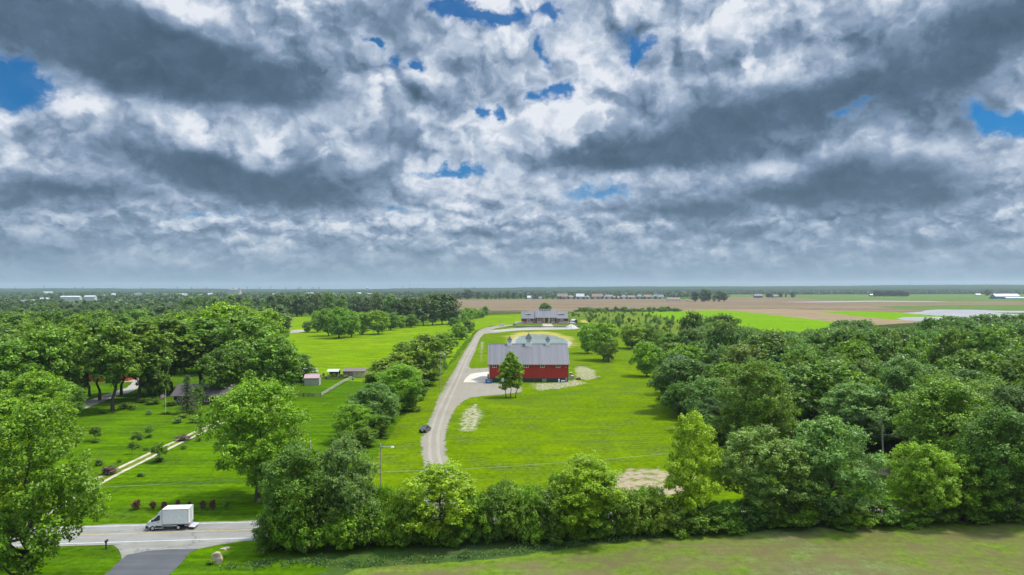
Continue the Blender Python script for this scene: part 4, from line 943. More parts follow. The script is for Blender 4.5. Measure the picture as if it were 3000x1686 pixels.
# ---- the red barn
by = 270.0; bx0, bx1 = PD(1432.5, by).x, PD(1664, by).x; BW = bx1 - bx0; bcx = (bx0 + bx1) / 2; HD = 9.2
barn = empty('barn', (bcx, by + HD, 0), 0, 'red metal barn with a grey seamed roof and three cupolas beside the driveway', 'barn')
ez = ZT(1550, 1067, by - .5) + .1; rzz = ZT(1550, 1009, by + HD)
w = MB(); w.prism([(-HD, 1.55), (HD, 1.55), (HD, ez), (0, rzz - .25), (-HD, ez)], -BW / 2, BW / 2, 'x'); w.build('wall', M['barn_red'], barn)
w = MB(); w.box(-BW / 2 - .03, BW / 2 + .03, -HD - .04, HD + .04, 0, 1.55); w.build('foundation', M['navy'], barn)
q = MB(); sl = (rzz - ez) / HD
for sg in (-1, 1): roof_slab(q, -BW / 2 - .55, BW / 2 + .55, sg * (HD + .6), ez - .6 * sl, 0, rzz, .14, 0)
for i in range(52):
    x = -BW / 2 - .5 + (BW + 1.0) * i / 51
    for sg in (-1, 1): roof_slab(q, x - .04, x + .04, sg * (HD + .58), ez - .58 * sl + .14 / math.cos(math.atan(sl)), 0, rzz + .14 / math.cos(math.atan(sl)), .07, 1)
q.box(-BW / 2 - .56, BW / 2 + .56, -.22, .22, rzz + .05, rzz + .24, 1)
q.build('roof', [M['roof'], M['seam']], barn)
w = MB(); w.box(-BW / 2 - .6, BW / 2 + .6, -HD - .75, -HD - .60, ez - .6 * sl - .18, ez - .6 * sl + .02); w.build('gutter', M['trim'], barn)
for sx in (-1, 1):
    w = MB(); w.box(sx * BW / 2 - .12, sx * BW / 2 + .12, -HD - .07, -HD - .04 + .15, 1.56, ez - .1); w.build('corner_trim', M['white' if sx < 0 else 'slate'], barn)
for nx in (1565.0, 1532.5):
    x = PD(nx, by).x - bcx; w = MB(); w.tube([(x, -HD - .62, ez - .75), (x, -HD - .12, ez - 1.3), (x, -HD - .12, .1)], .085, 6); w.build('downspout', M['trim'], barn)
for nx in (1448.3, 1495.0, 1542.0, 1588.4, 1634.6):
    window(barn, PD(nx, by).x - bcx, -HD, ZT(nx, 1078, by), 1.62, 1.25, 2, bar=.16)
for nx, s_ in ((1492.6, .95), (1548.5, 1.3), (1604.4, .95)):
    x = PD(nx, by + HD).x - bcx; c = MB(); a = .95 * s_
    c.frustum((x - a * 1.12, x + a * 1.12, -a * 1.12, a * 1.12), (x - a, x + a, -a, a), rzz - 1.0, rzz + .45 * s_).box(x - a * .84, x + a * .84, -a * .84, a * .84, rzz + .45 * s_, rzz + 1.75 * s_)
    cu = c.build('cupola', M['white'], barn)
    l = MB()
    for k in range(4): l.box(x - a * .6, x + a * .6, -a * .9, a * .9, rzz + .65 * s_ + k * .25 * s_, rzz + .72 * s_ + k * .25 * s_)
    l.build('louvre', M['grey'], cu)
    l = MB(); l.frustum((x - a * 1.1, x + a * 1.1, -a * 1.1, a * 1.1), (x - .04, x + .04, -.04, .04), rzz + 1.76 * s_, rzz + 3.35 * s_); l.tube([(x, 0, rzz + 3.3 * s_), (x, 0, rzz + 3.9 * s_)], .05, 5); l.build('cupola_roof', M['slate'], cu)
x = PD(1472, by).x - bcx; w = MB(); w.box(x - .55, x + .55, -HD - .10, -HD - .05, .1, 2.35); d_ = w.build('door', M['white'], barn)
w = MB(); w.box(x + .36, x + .44, -HD - .16, -HD - .10, 1.1, 1.2); w.build('handle', M['dark'], d_)
x = PD(1594.3, by).x - bcx; w = MB()
for k in range(6): w.box(x - .75, x + .75, -HD - .14, -HD - .05, .15 + k * .2, .25 + k * .2)
w.box(x - .8, x - .72, -HD - .16, -HD - .05, .1, 1.35).box(x + .72, x + .8, -HD - .16, -HD - .05, .1, 1.35).box(x - .04, x + .04, -HD - .16, -HD - .05, .1, 1.35); w.build('louvre_vent', M['grey'], barn)
for nx in (1434.3, 1657.5):
    x = PD(nx, by).x - bcx; w = MB(); w.box(x - .12, x + .12, -HD - .30, -HD - .04, 5.5, 5.72); w.build('wall_lamp', M['lens'], barn)
# things beside the barn
g = P(1636.5, 1119.5); r = empty('gas_cylinder', (g.x, by - 1.1, 0), 0, 'tall white gas cylinder standing against the dark base of the barn', 'gas cylinder')
w = MB(); w.tube([(0, 0, .06), (0, 0, 1.15), (0, 0, 1.3), (0, 0, 1.38)], [.30, .30, .2, .08], 12); w.build('tank', M['white'], r, smooth=False); w = MB(); w.tube([(0, 0, 1.36), (0, 0, 1.56)], [.09, .07], 8); w.build('valve', M['grey'], r); w = MB(); w.tube([(0, 0, 0), (0, 0, .07)], [.24, .24], 10); w.build('foot_ring', M['grey'], r)
g = P(1648, 1119.5); r = empty('generator', (g.x, by - 1.3, 0), 0, 'low grey box unit on the ground at the right end of the barn front', 'generator')
w = MB(); w.box(-.72, .72, -.4, .4, .08, .80); w.build('housing', M['grey'], r, bevel=.04); w = MB(); w.frustum((-.76, .76, -.44, .44), (-.70, .70, -.36, .36), .80, .90); w.build('lid', M['silver'], r); w = MB(); w.box(-.8, .8, -.5, .5, 0, .08); w.build('base', M['concrete'], r)
for k, (nx, h) in enumerate(((1656.4, 1.75), (1659.3, 1.85))):
    g = P(nx, 1119); r = empty('vent_pipe', (g.x, by - .7, 0), 0, ['thin white standpipe nearest the generator at the barn corner', 'thicker grey standpipe right at the corner of the barn'][k], 'pipe')
    w = MB(); w.tube([(0, 0, 0), (0, 0, h)], [.06 + k * .07] * 2, 8); w.build('pipe', M[['white', 'grey'][k]], r); w = MB(); w.tube([(0, 0, h - .02), (0, 0, h + .12)], [.11 + k * .07] * 2, 8); w.build('cap', M['slate'], r)
for k, (nx, nb) in enumerate(((1675.5, 1113), (1671.2, 1101))):
    g = P(nx, nb); r = empty('heat_pump', (g.x + .1, g.y, 0), 0, ['pale grey heat pump unit beside the barn, the nearer and larger', 'pale grey heat pump unit beside the barn, the smaller one behind'][k], 'heat pump')
    s_ = 1.25 - .25 * k; w = MB(); w.box(-.58 * s_, .58 * s_, -.5 * s_, .5 * s_, .12, 1.25 * s_); w.build('casing', M['stone' if k else 'grey'], r, bevel=.04)
    w = MB(); w.tube([(0, 0, 1.25 * s_), (0, 0, 1.32 * s_)], [.45 * s_] * 2, 14); w.build('fan_grille', M['white'], r); w = MB(); w.box(-.7 * s_, .7 * s_, -.6 * s_, .6 * s_, 0, .12); w.build('slab', M['concrete'], r)
# ---- blue dumpster and green bin
g = P(1432, 1124.5); r = empty('dumpster', (g.x, g.y + 1.0, 0), R(4), 'blue steel dumpster with a pale round emblem at the left barn corner', 'dumpster')
w = MB(); w.prism([(-1.0, .18), (.85, .18), (1.0, 1.1), (.9, 1.45), (-.85, 1.20)], -1.25, 1.25, 'x'); 
b_ = w.build('bin_body', M['blue'], r)
w = MB(); w.prism([(-.98, 1.16), (.92, 1.46), (.92, 1.52), (-.98, 1.23)], -1.28, 1.28, 'x'); w.build('lid', M['dark'], r)
for sx in (-1, 1):
    w = MB(); w.box(sx * 1.25 - .12, sx * 1.25 + .12, -.7, .6, .72, .92); w.build('lifting_pocket', M['blue'], r)
w = MB(); w.tube([(-.35, -1.05, .82), (-.35, -.99, .82)], [.24, .24], 14); w.box(-.02, .52, -1.02, -.99, .72, .80).box(-.02, .42, -1.02, -.99, .86, .94); w.build('emblem', M['white'], b_)
for sx in (-1, 1):
    w = MB(); w.tube([(sx * .95 - .05, -.6, .1), (sx * .95 + .05, -.6, .1)], [.1, .1], 8); w.tube([(sx * .95 - .05, .6, .1), (sx * .95 + .05, .6, .1)], [.1, .1], 8); w.build('caster', M['black'], r)
g = P(1427, 1112); r = empty('trash_cart', (g.x + .6, g.y + 1.6, 0), 0, 'green wheeled bin behind the blue dumpster', 'bin')
w = MB(); w.frustum((-.42, .42, -.35, .35), (-.52, .52, -.45, .45), .1, 1.75); w.build('bin_body', plain('green_plastic', (.03, .16, .09), .5) if 0 else M['navy'], r); M['green_pl'] = plain('green_plastic', (.03, .17, .09), .5); r.children[0].data.materials[0] = M['green_pl']
w = MB(); w.box(-.55, .55, -.48, .48, 1.75, 1.83); w.build('lid', M['green_pl'], r); w = MB(); w.tube([(-.45, .38, .12), (.45, .38, .12)], [.12, .12], 8); w.build('wheel', M['black'], r)
# ---- red riding mower
g = P(1695.5, 1113.5); r = empty('riding_mower', (g.x, g.y + .5, 0), R(200), 'small red riding mower parked on the patchy ground right of the barn', 'mower')
w = MB(); w.prism([(-.75, .3), (.8, .3), (.85, .75), (.25, .85), (.2, .5), (-.35, .5), (-.75, .6)], -.33, .33, 'y'); w.build('body', M['maroon'], r, bevel=.04)
w = MB(); w.box(-.45, -.05, -.24, .24, .58, .70).box(-.5, -.4, -.24, .24, .7, 1.05); w.build('seat', M['dark'], r); w = MB(); w.box(-.2, .35, -.6, .6, .12, .26); w.build('mower_deck', M['maroon'], r)
for x, rr in ((-.5, .28), (.6, .2)):
    for sy in (-1, 1): w = MB(); w.tube([(x, sy * .34, rr), (x, sy * .52, rr)], [rr, rr], 12); w.build('wheel', M['black'], r)
w = MB(); w.tube([(.15, 0, .8), (.02, 0, 1.05)], .02, 5); w.tube([(-.02, -.15, 1.06), (-.02, .15, 1.06)], .03, 5); w.build('steering_wheel', M['dark'], r)

# ---- the big red house
HY = 680.0; hz0 = 1.9; hcx = PD(1599, HY).x
def hxx(nx): return PD(nx, HY).x - hcx
house = empty('house', (hcx, HY, hz0), 0, 'long dark red house with grey metal roofs and pale stone base beyond the pond', 'house')
secs = [(1528, 1568.8, 12.9, 4.75, 0.0, 8.0), (1568.8, 1629.2, 14.2, 5.55, -1.2, 9.6), (1629.2, 1664, 12.6, 4.75, 0.0, 8.0)]
w = MB(); q = MB(); sb = MB(); q.m = 0
for x0, x1, zr, zw, y0, hd in secs:
    a, b = hxx(x0), hxx(x1); zr -= hz0
    w.prism([(y0, 0), (y0 + 2 * hd, 0), (y0 + 2 * hd, zw), (y0 + hd, zr - .2), (y0, zw)], a + (.02 if x0 > 1568 else 0), b, 'x')
    sl = (zr - zw) / hd
    roof_slab(q, a - .3, b + .3, y0 - .7, zw - .7 * sl, y0 + hd, zr, .2, 0); roof_slab(q, a - .3, b + .3, y0 + 2 * hd + .7, zw - .7 * sl, y0 + hd, zr, .2, 0)
    n = int((b - a) / 1.0)
    for i in range(n + 1): xx = a - .25 + (b - a + .5) * i / n; roof_slab(q, xx - .06, xx + .06, y0 - .68, zw - .68 * sl + .23, y0 + hd, zr + .23, .09, 1)
    sb.box(a - .04 if x0 < 1600 else a + .05, b + .04, y0 - .12, y0 - .003, 0, 1.75)
w.build('wall', M['house_red'], house); q.build('roof', [M['roof'], M['seam']], house); sb.build('stone_base', M['stone'], house)
for x0, x1 in ((1560.5, 1568.4), (1629.8, 1637.5)):
    w = MB(); w.box(hxx(x0), hxx(x1), -.25, -.125, 0, 4.3); w.build('stone_panel', M['brown_stone'], house)
for nx, zz, hh, ww, pn, yy in ((1548.5, .5, 3.1, 3.0, 3, -.12), (1645.5, .5, 3.1, 3.0, 3, -.12), (1576.5, 1.35, 3.9, 1.6, 1, -1.32), (1586.2, 1.35, 3.9, 1.6, 1, -1.32), (1611.5, 1.35, 3.9, 1.6, 1, -1.32), (1621.0, 1.35, 3.9, 1.6, 1, -1.32)):
    window(house, hxx(nx), yy, zz, ww, hh, pn, bar=.24)
for x in (1593.5, 1607.8):
    w = MB(); w.box(hxx(x) - .42, hxx(x) + .42, -2.1, -1.33, 0, 5.2); w.build('porch_post', M['yellow_wood'], house)
w = MB(); w.box(hxx(1595.6), hxx(1604.6), -1.45, -1.33, 0, 5.0); dd = w.build('door', M['glass'], house)
w = MB(); 
for k in range(4): xx = hxx(1595.6) + (hxx(1604.6) - hxx(1595.6)) * k / 3; w.box(xx - .09, xx + .09, -1.52, -1.45, 0, 5.0)
w.box(hxx(1595.6), hxx(1604.6), -1.51, -1.455, 3.6, 3.8); w.build('door_frame', M['slate'], dd)
w = MB(); a, b = hxx(1582.6), hxx(1614.2); w.box(a, b, 7.4, 9.4, 11.55, 13.1); mo = w.build('roof_lantern', M['white'], house)
w = MB(); 
for k in range(6): w.box(a + .4 + k * (b - a - .4) / 6, a + (k + 1) * (b - a - .4) / 6, 7.32, 7.39, 11.9, 12.85)
w.build('pane', M['glass'], mo)
for nx in (1549, 1645.8):
    a, b = hxx(nx - 8), hxx(nx + 8); w = MB(); w.box(a, b, 3.3, 5.2, 7.3, 9.1); do = w.build('dormer', M['white'], house); w = MB()
    for k in range(3): w.box(a + .3 + k * (b - a - .3) / 3, a + (k + 1) * (b - a - .3) / 3, 3.22, 3.29, 7.9, 8.8)
    w.build('pane', M['glass'], do)
ter = MB(); ter.box(hxx(1508) + hcx, hxx(1687) + hcx, 674.2, 712, 1.0, 1.9)
tag(ter.build('terrace', M['wall_stone']), kind='structure')
ter = MB(); ter.box(hxx(1510) + hcx, hxx(1684) + hcx, 640.5, 674.15, 0, 1.1); tag(ter.build('terrace_lawn', M['lawn']), kind='structure')
rw = MB(); rw.box(hxx(1506) + hcx, hxx(1689) + hcx, 639.9, 640.45, 0, 1.22); tag(rw.build('retaining_wall', M['wall_stone']), 'long low grey retaining wall below the terrace lawn of the house', 'wall')
r = empty('terrace_steps', (hxx(1601) + hcx, 640, 0), 0, 'pale stone steps climbing to the house terrace with side piers', 'steps')
w = MB()
for k in range(8): w.box(-5.2, 5.2, -2.4 + k * .6, -2.4 + (k + 1) * .6 - .002, 0, .16 * (k + 1))
w.build('steps', M['concrete'], r)
w = MB()
for k in range(5): w.box(-4.6, 4.6, 31 + k * .6, 31 + (k + 1) * .6 - .002, 1.1, 1.1 + .16 * (k + 1))
w.box(-4.6, 4.6, 2.5, 30.95, 1.1, 1.16); w.build('upper_steps', M['stone'], r)
for sx in (-1, 1):
    w = MB(); w.box(sx * 6.2 - .7, sx * 6.2 + .7, -1.2, .1, 0, 2.2).box(sx * 6.2 - .9, sx * 6.2 + .9, -1.4, .3, 2.2, 2.45); w.build('pier', M['stone'], r)
pl_ = [(1538, 'left end'), (1571, 'left porch corner'), (1590.5, 'left of the entrance'), (1611.8, 'right of the entrance'), (1626, 'right porch corner'), (1667, 'right end')]
for nx, w_ in pl_:
    r = empty('potted_shrub', (hxx(nx) + hcx, 677.5, 1.9), 0, 'dark round potted shrub on the house terrace, ' + w_, 'plant', 'potted shrubs along the terrace')
    w = MB(); w.frustum((-.35, .35, -.35, .35), (-.5, .5, -.5, .5), 0, .7); w.build('pot', M['slate'], r)
    k = link('foliage', SM['shrub'][0][1], r); k.location = (0, 0, .6); k.color = (.05, .10, .03, 1)
r = empty('stone_pillar', PD(1508, 640), 0, 'short stone pillar at the left end of the retaining wall', 'pillar'); w = MB(); w.box(-.7, .7, -.7, .7, 0, 2.3); w.build('shaft', M['stone'], r); w = MB(); w.box(-.9, .9, -.9, .9, 2.3, 2.55); w.build('cap', M['slate'], r)
g = P(1673.5, 963); r = MB(); gr = random.Random(4); n = 26; rings = [(5.8, 0), (4.6, .9), (3.0, 2.1), (1.3, 3.1), (0.15, 3.5)]
vs = []; 
for rr, z in rings:
    for k in range(n): an = 2 * math.pi * k / n; q_ = rr * (1 + .07 * math.sin(3 * an + rr) + gr.uniform(-.04, .04)) * (1.25 if math.cos(an) > 0 else 1); vs.append((math.cos(an) * q_, math.sin(an) * q_ * .8, z + gr.uniform(-.08, .08)))
fs = [(i * n + k, i * n + (k + 1) % n, (i + 1) * n + (k + 1) % n, (i + 1) * n + k) for i in range(4) for k in range(n)] + [tuple(4 * n + k for k in range(n))]
r.add(vs, fs); o = r.build('gravel_pile', plain('crushed_stone', (.42, .40, .38), .95, var=.2, scale=2)); o.location = (g.x, g.y + 4, .03); tag(o, 'heap of pale gravel dumped on the parking area before the house', 'gravel pile')
g = P(1683, 949); simple_house('garden_shed', g.x, g.y + 3, 5.2, 3.4, 3.2, 4.3, 'house_red', 'light_roof', 'small red shed with a pale roof right of the big house', 'shed', rz=R(-58), door=(-1.0, 1.8, 2.4))
r = empty('mailbox_post', PD(1437, 648), 0, 'small grey utility box on a post beside the driveway bend', 'utility box'); w = MB(); w.box(-.4, .4, -.3, .3, .5, 2.0); w.build('cabinet', M['grey'], r); w = MB(); w.box(-.15, .15, -.15, .15, 0, .5); w.build('post', M['wood'], r)
r = empty('barrel', P(1389.3, 957.5), 0, 'dark barrel on the grass near the far utility pole', 'barrel'); w = MB(); w.tube([(0, 0, 0), (0, 0, .2), (0, 0, .6), (0, 0, 1.1), (0, 0, 1.25)], [.42, .48, .5, .48, .42], 12); w.build('drum', M['navy'], r); w = MB(); w.tube([(0, 0, .55), (0, 0, .65)], [.53, .53], 12); w.build('hoop', M['dark'], r)
r = empty('marker_flag', P(1417, 991), 0, 'tiny pink marker flag in the grass beside the driveway', 'flag'); w = MB(); w.tube([(0, 0, 0), (0, 0, 1.1)], .03, 4); w.build('stake', M['grey'], r); w = MB(); w.box(0, .8, -.02, .02, .5, 1.1); w.build('flag', plain('pink_vinyl', (.75, .12, .20), .6), r)

# ---- cars
def wheel(parent, x, y, rr, wd=.22, sub=True):
    w = MB(); w.tube([(x, y - wd / 2, rr), (x, y + wd / 2, rr)], [rr, rr], 18); o = w.build('wheel', M['black'], parent)
    s_ = 1 if y > 0 else -1
    w = MB(); w.tube([(x, y + s_ * wd / 2 - .01 * s_, rr), (x, y + s_ * (wd / 2 + .02), rr)], [rr * .62, rr * .5], 12); w.build('rim', M['chrome'], o)
def car(kind, loc, rz, paint, label, cat='car', name='parked_car', group=None):
    r = empty(name, loc, rz, label, cat, group)
    L_, W_, H_ = {'sedan': (4.7, 1.82, 1.45), 'suv': (4.9, 1.95, 1.78), 'pickup': (5.8, 2.0, 1.9)}[kind]; h = L_ / 2; rr = .33 if kind == 'sedan' else .38
    by_ = .62 * H_ if kind == 'sedan' else .58 * H_
    if kind == 'sedan': low = [(-h, .35), (-h + .05, .78), (-h + .35, .98), (-.95 - .4, 1.0), (.75, .96), (h - .55, .80), (h - .05, .62), (h, .35), (h - .2, .22), (-h + .2, .22)]; gb, gt, zb = (-1.75, 1.15), (-1.0, .35), .97
    elif kind == 'suv': low = [(-h, .4), (-h + .02, 1.05), (-h + .1, 1.15), (.9, 1.12), (h - .45, 1.0), (h - .03, .75), (h, .4), (h - .2, .28), (-h + .2, .28)]; gb, gt, zb = (-h + .08, 1.45), (-h + .45, .65), 1.10
    else: low = [(-h, .5), (-h, 1.15), (.3, 1.15), (1.4, 1.2), (h - .3, 1.1), (h, .85), (h, .45), (h - .2, .38), (-h + .2, .38)]; gb, gt, zb = (-.75, 1.55), (-.55, .85), 1.17
    w = MB(); w.prism(low, -W_ / 2, W_ / 2, 'y'); w.build('body', paint, r, bevel=.07, smooth=False)
    w = MB(); w.frustum((gb[0], gb[1], -W_ / 2 + .06, W_ / 2 - .06), (gt[0], gt[1], -W_ / 2 + .28, W_ / 2 - .28), zb, H_ - .06); w.build('windows', M['glass'], r)
    w = MB(); w.frustum((gt[0] - .04, gt[1] + .04, -W_ / 2 + .25, W_ / 2 - .25), (gt[0] + .1, gt[1] - .1, -W_ / 2 + .34, W_ / 2 - .34), H_ - .07, H_); w.build('roof', paint, r)
    w = MB()
    for x0, x1 in ((gb[0], gt[0]), (gb[1], gt[1]), ((gb[0] + gb[1]) / 2, (gt[0] + gt[1]) / 2)):
        for sy in (-1, 1): w.tube([(x0, sy * (W_ / 2 - .055), zb), (x1, sy * (W_ / 2 - .27), H_ - .05)], .04, 4)
    w.build('pillars', paint, r)
    for x in (-h + .95, h - .95):
        for sy in (-1, 1): wheel(r, x, sy * (W_ / 2 - .10), rr)
    for sy in (-1, 1):
        w = MB(); w.box(-h - .02, -h + .12, sy * (W_ / 2 - .30) - .22, sy * (W_ / 2 - .30) + .22, .78, .93); w.build('taillight', M['red_lens'], r)
        w = MB(); w.box(h - .18, h + .015, sy * (W_ / 2 - .32) - .2, sy * (W_ / 2 - .32) + .2, .62, .76); w.build('headlight', M['lens'], r)
    w = MB(); w.box(-h - .03, -h - .005, -.26, .26, .55, .68); w.build('number_plate', M['white'], r)
    if kind == 'pickup': w = MB(); w.box(-h + .15, -.85, -.8, .8, 1.16, 1.18); w.build('truck_bed', M['dark'], r)
    return r
g0, g1 = P(1242, 1271), P(1252, 1245)
car('sedan', (g0.x, g0.y + 2.6, .03), R(80), M['car_black'], 'black sedan seen from behind, parked on the left edge of the driveway')
g = P(1470, 956); car('suv', (g.x, g.y + 1, .03), R(20), M['car_white'], 'white car on the curved drive left of the big house')
g = P(1516, 952.5); car('pickup', (g.x, g.y + 1.5, .03), R(4), M['car_green'], 'dark pickup parked at the left end of the house', 'pickup truck', 'pickup_truck')
for i, nx in enumerate((898, 911)):
    g = P(nx, 1093.5); car('suv', (g.x, g.y + 1.5, 0), R(6 + 170 * i), M['car_white'], ['white car behind the small grey shed, left one of two', 'white car behind the small grey shed, right one of two'][i])
g = P(733, 1205); car('suv', (g.x, g.y, 0), R(100), M['silver'], 'pale grey car half hidden behind the large spreading lawn tree')

# ---- the white box truck
g0, g1 = P(444.4, 1557), P(520.7, 1554.5); ang = math.atan2(g0.y - g1.y, g0.x - g1.x)
tk = empty('box_truck', (g1.x, g1.y + 1.0, .035), ang, 'white box truck with a lowered tail lift driving left on the road', 'truck')
w = MB(); w.box(-1.42, 2.3, -1.07, 1.07, .92, 3.12); w.build('cargo_box', M['white'], tk, bevel=.02)
w = MB()
for z0, z1 in ((.90, 1.0), (3.06, 3.16)):
    w.box(-1.46, 2.34, -1.11, -1.072, z0, z1).box(-1.46, 2.34, 1.072, 1.11, z0, z1).box(-1.46, -1.422, -1.07, 1.07, z0, z1)
for x0, x1 in ((-1.46, -1.38), (2.26, 2.34)):
    for sy in (-1, 1): y0, y1 = sorted((sy * 1.072, sy * 1.11)); w.box(x0, x1, y0, y1, 1.0, 3.06)
for sy in (-1, 1): y0, y1 = sorted((sy * 1.02, sy * 1.07)); w.box(-1.46, -1.422, y0, y1, 1.0, 3.06)
w.build('box_trim', M['silver'], tk)
for sy in (-1, 1):
    y0, y1 = sorted((sy * .02, sy * .98)); w = MB(); w.box(-1.45, -1.423, y0, y1, 1.03, 3.03); d_ = w.build('rear_door', M['white'], tk)
    w = MB(); w.tube([(-1.47, sy * .16, 1.1), (-1.47, sy * .16, 2.9)], .018, 5); w.box(-1.5, -1.455, sy * .16 - .06, sy * .16 + .12, 1.45, 1.55); w.build('door_latch', M['chrome'], d_)
M['truck_white'] = plain('white_van_paint', (.72, .73, .73), .3, var=.05, spec=.6)
prof = [(2.36, .48), (2.36, 2.52), (2.75, 2.50), (3.05, 2.36), (3.85, 1.52), (4.15, 1.42), (4.55, 1.18), (4.66, .88), (4.66, .62), (4.2, .50)]
w = MB(); w.prism(prof, -.98, .98, 'y')
me = w.mesh('cab', M['truck_white'])
for v in me.vertices:
    if v.co.z > 1.5: v.co.y *= 1 - .16 * (v.co.z - 1.5)
    if v.co.x > 4.3: v.co.y *= .90
bm = bmesh.new(); bm.from_mesh(me); bmesh.ops.bevel(bm, geom=[e for e in bm.edges if e.calc_face_angle(0) > .4], offset=.09, segments=3, affect='EDGES', clamp_overlap=True)
for f in bm.faces: f.smooth = False
bm.to_mesh(me); bm.free(); cab = link('cab', me, tk)
w = MB(); w.prism([(2.36, 2.54), (2.36, 3.06), (2.45, 3.04), (2.95, 2.62), (2.95, 2.54)], -.85, .85, 'y'); w.build('roof_fairing', M['truck_white'], tk, bevel=.05)
w = MB(); w.prism([(3.10, 2.27), (3.12, 2.33), (3.84, 1.60), (3.82, 1.53)], -.80, .80, 'y'); w.build('windscreen', M['glass'], cab)
for sy in (-1, 1):
    w = MB(); y0, y1 = sorted((sy * .845, sy * .995)); pr = [(2.68, 1.55), (2.66, 2.22), (2.95, 2.24), (3.72, 1.52), (3.70, 1.38), (3.2, 1.40)]
    me = MB().prism(pr, y0, y1, 'y').mesh('side_window', M['glass'])
    for v in me.vertices:
        if abs(v.co.y) > .9: v.co.y = sy * (.99 if v.co.z < 1.6 else .99 * (1 - .16 * (v.co.z - 1.5)) + .012)
    link('side_window', me, cab)
    w = MB(); w.box(3.62, 3.80, sy * 1.12 - .10, sy * 1.12 + .10, 1.38, 1.72); w.tube([(3.7, sy * .95, 1.42), (3.7, sy * 1.08, 1.5)], .025, 4); w.build('mirror', M['dark'], cab)
    w = MB(); y0, y1 = sorted((sy * .80, sy * .93)); w.prism([(4.28, .95), (4.18, 1.25), (4.42, 1.20), (4.58, .98)], y0, y1, 'y'); w.build('headlight', M['lens'], cab)
    w = MB(); y0, y1 = sorted((sy * .99, sy * 1.02)); w.box(2.75, 2.98, y0, y1, 1.20, 1.25); w.build('door_handle', M['dark'], cab)
    w = MB(); y0, y1 = sorted((sy * .985, sy * 1.005)); w.box(2.40, 3.30, y0, y1, .52, .72); w.build('side_skirt', M['dark'], tk)
    w = MB(); y0, y1 = sorted((sy * .90, sy * 1.08)); w.box(2.15, 3.35, y0, y1, .34, .42); w.build('side_step', M['silver'], tk)
w = MB(); w.box(4.35, 4.76, -.92, .92, .34, .74); w.build('bumper', M['dark'], tk, bevel=.08)
w = MB(); w.box(4.60, 4.71, -.5, .5, .78, .98); w.build('grille', M['dark'], tk)
w = MB(); w.box(-1.3, 4.3, -.45, -.30, .55, .80).box(-1.3, 4.3, .30, .45, .55, .80); 
for x in (-1.2, 0.4, 1.6): w.box(x, x + .12, -1.0, 1.0, .80, .915)
w.box(.7, 1.7, -.95, -.55, .38, .75); w.build('chassis', M['dark'], tk)
for sy in (-1, 1):
    wheel(tk, 3.7, sy * .86, .36, .24); wheel(tk, 0, sy * .90, .36, .24); wheel(tk, 0, sy * .62, .36, .22)
    w = MB(); w.box(-1.44, -1.38, sy * .85 - .14, sy * .85 + .14, .68, .84); w.build('taillight', M['red_lens'], tk)
    w = MB(); y0, y1 = sorted((sy * .80, sy * 1.04)); w.prism([(-.55, .35), (-.5, .80), (-.2, .88), (-.2, .84), (-.45, .76), (-.5, .35)], y0, y1, 'y'); w.build('mud_flap', M['dark'], tk)
lift = MB(); lift.prism([(-1.5, .42), (-1.5, .50), (-2.35, .40), (-2.35, .36)], -1.05, 1.05, 'y'); lift.build('tail_lift', M['silver'], tk)
w = MB(); w.box(-1.50, -1.44, -.55, .55, .35, .90).box(-1.52, -1.40, -.8, -.7, .4, 1.0).box(-1.52, -1.40, .7, .8, .4, 1.0); w.build('lift_frame', M['grey'], tk)
w = MB(); w.box(-1.0, -.86, -1.14, -1.115, 1.32, 1.38); w.build('side_marker', M['red_lens'], tk)

# ---- mailbox, rock
g = P(310.6, 1611); r = empty('mailbox', (g.x, g.y, 0), R(5), 'dark mailbox on a post beside the road in front of the left lawn', 'mailbox')
w = MB(); w.box(-.07, .07, -.07, .07, 0, 1.0); w.tube([(0, 0, .5), (0, .25, .95)], .04, 4); w.build('post', M['black'], r)
w = MB(); pr = [(-.13, 1.02), (.13, 1.02), (.13, 1.2), (.09, 1.29), (0, 1.32), (-.09, 1.29), (-.13, 1.2)]; w.prism([(p[0], p[1]) for p in pr], -.15, .42, 'y'); w.build('box', M['car_black'], r); w = MB(); w.box(-.08, .08, .421, .44, 1.05, 1.2); w.build('door', M['dark'], r)
w = MB(); w.box(.131, .15, .1, .2, 1.2, 1.42); w.build('flag', M['red_lens'], r)
def rock(name, loc, sx, sy, sz, label, seed, mat='rock', rz=0, cat='rock'):
    bm = bmesh.new(); bmesh.ops.create_icosphere(bm, subdivisions=3, radius=1); g_ = random.Random(seed); ph = [g_.uniform(0, 6) for _ in range(6)]
    for v in bm.verts:
        n = v.co.normalized(); k = 1 + .12 * math.sin(n.x * 4 + ph[0]) + .10 * math.sin(n.y * 5 + ph[1]) + .09 * math.sin(n.z * 6 + ph[2]) + g_.uniform(-.03, .03)
        q_ = Vector((max(-.72, min(.72, n.x)), max(-.7, min(.7, n.y)), max(-.75, min(.72, n.z)))) * k
        v.co = Vector((q_.x * sx, q_.y * sy, (q_.z + .62) * sz))
    me = bpy.data.meshes.new(name); bm.to_mesh(me); bm.free(); o = link(name, me, None, M[mat]); o.location = loc; o.rotation_euler = (0, R(-8), rz); return tag(o, label, cat)
rock('boulder', P(638, 1651), .95, .40, 1.0, 'upright pinkish boulder on the grass in front of the hedge', 3, rz=.15)
for i, (nx, ny, s_) in enumerate([(655, 1611, .45), (664, 1609, .5), (660, 1613.5, .32)]): rock('flat_stone', P(nx, ny), s_, s_ * .7, .16, ['flat pale stone in the verge, left of the others', 'flat pale stone in the verge, the largest and rightmost', 'smallest flat pale stone in the verge, nearest the boulder'][i], 5 + i, 'stone')
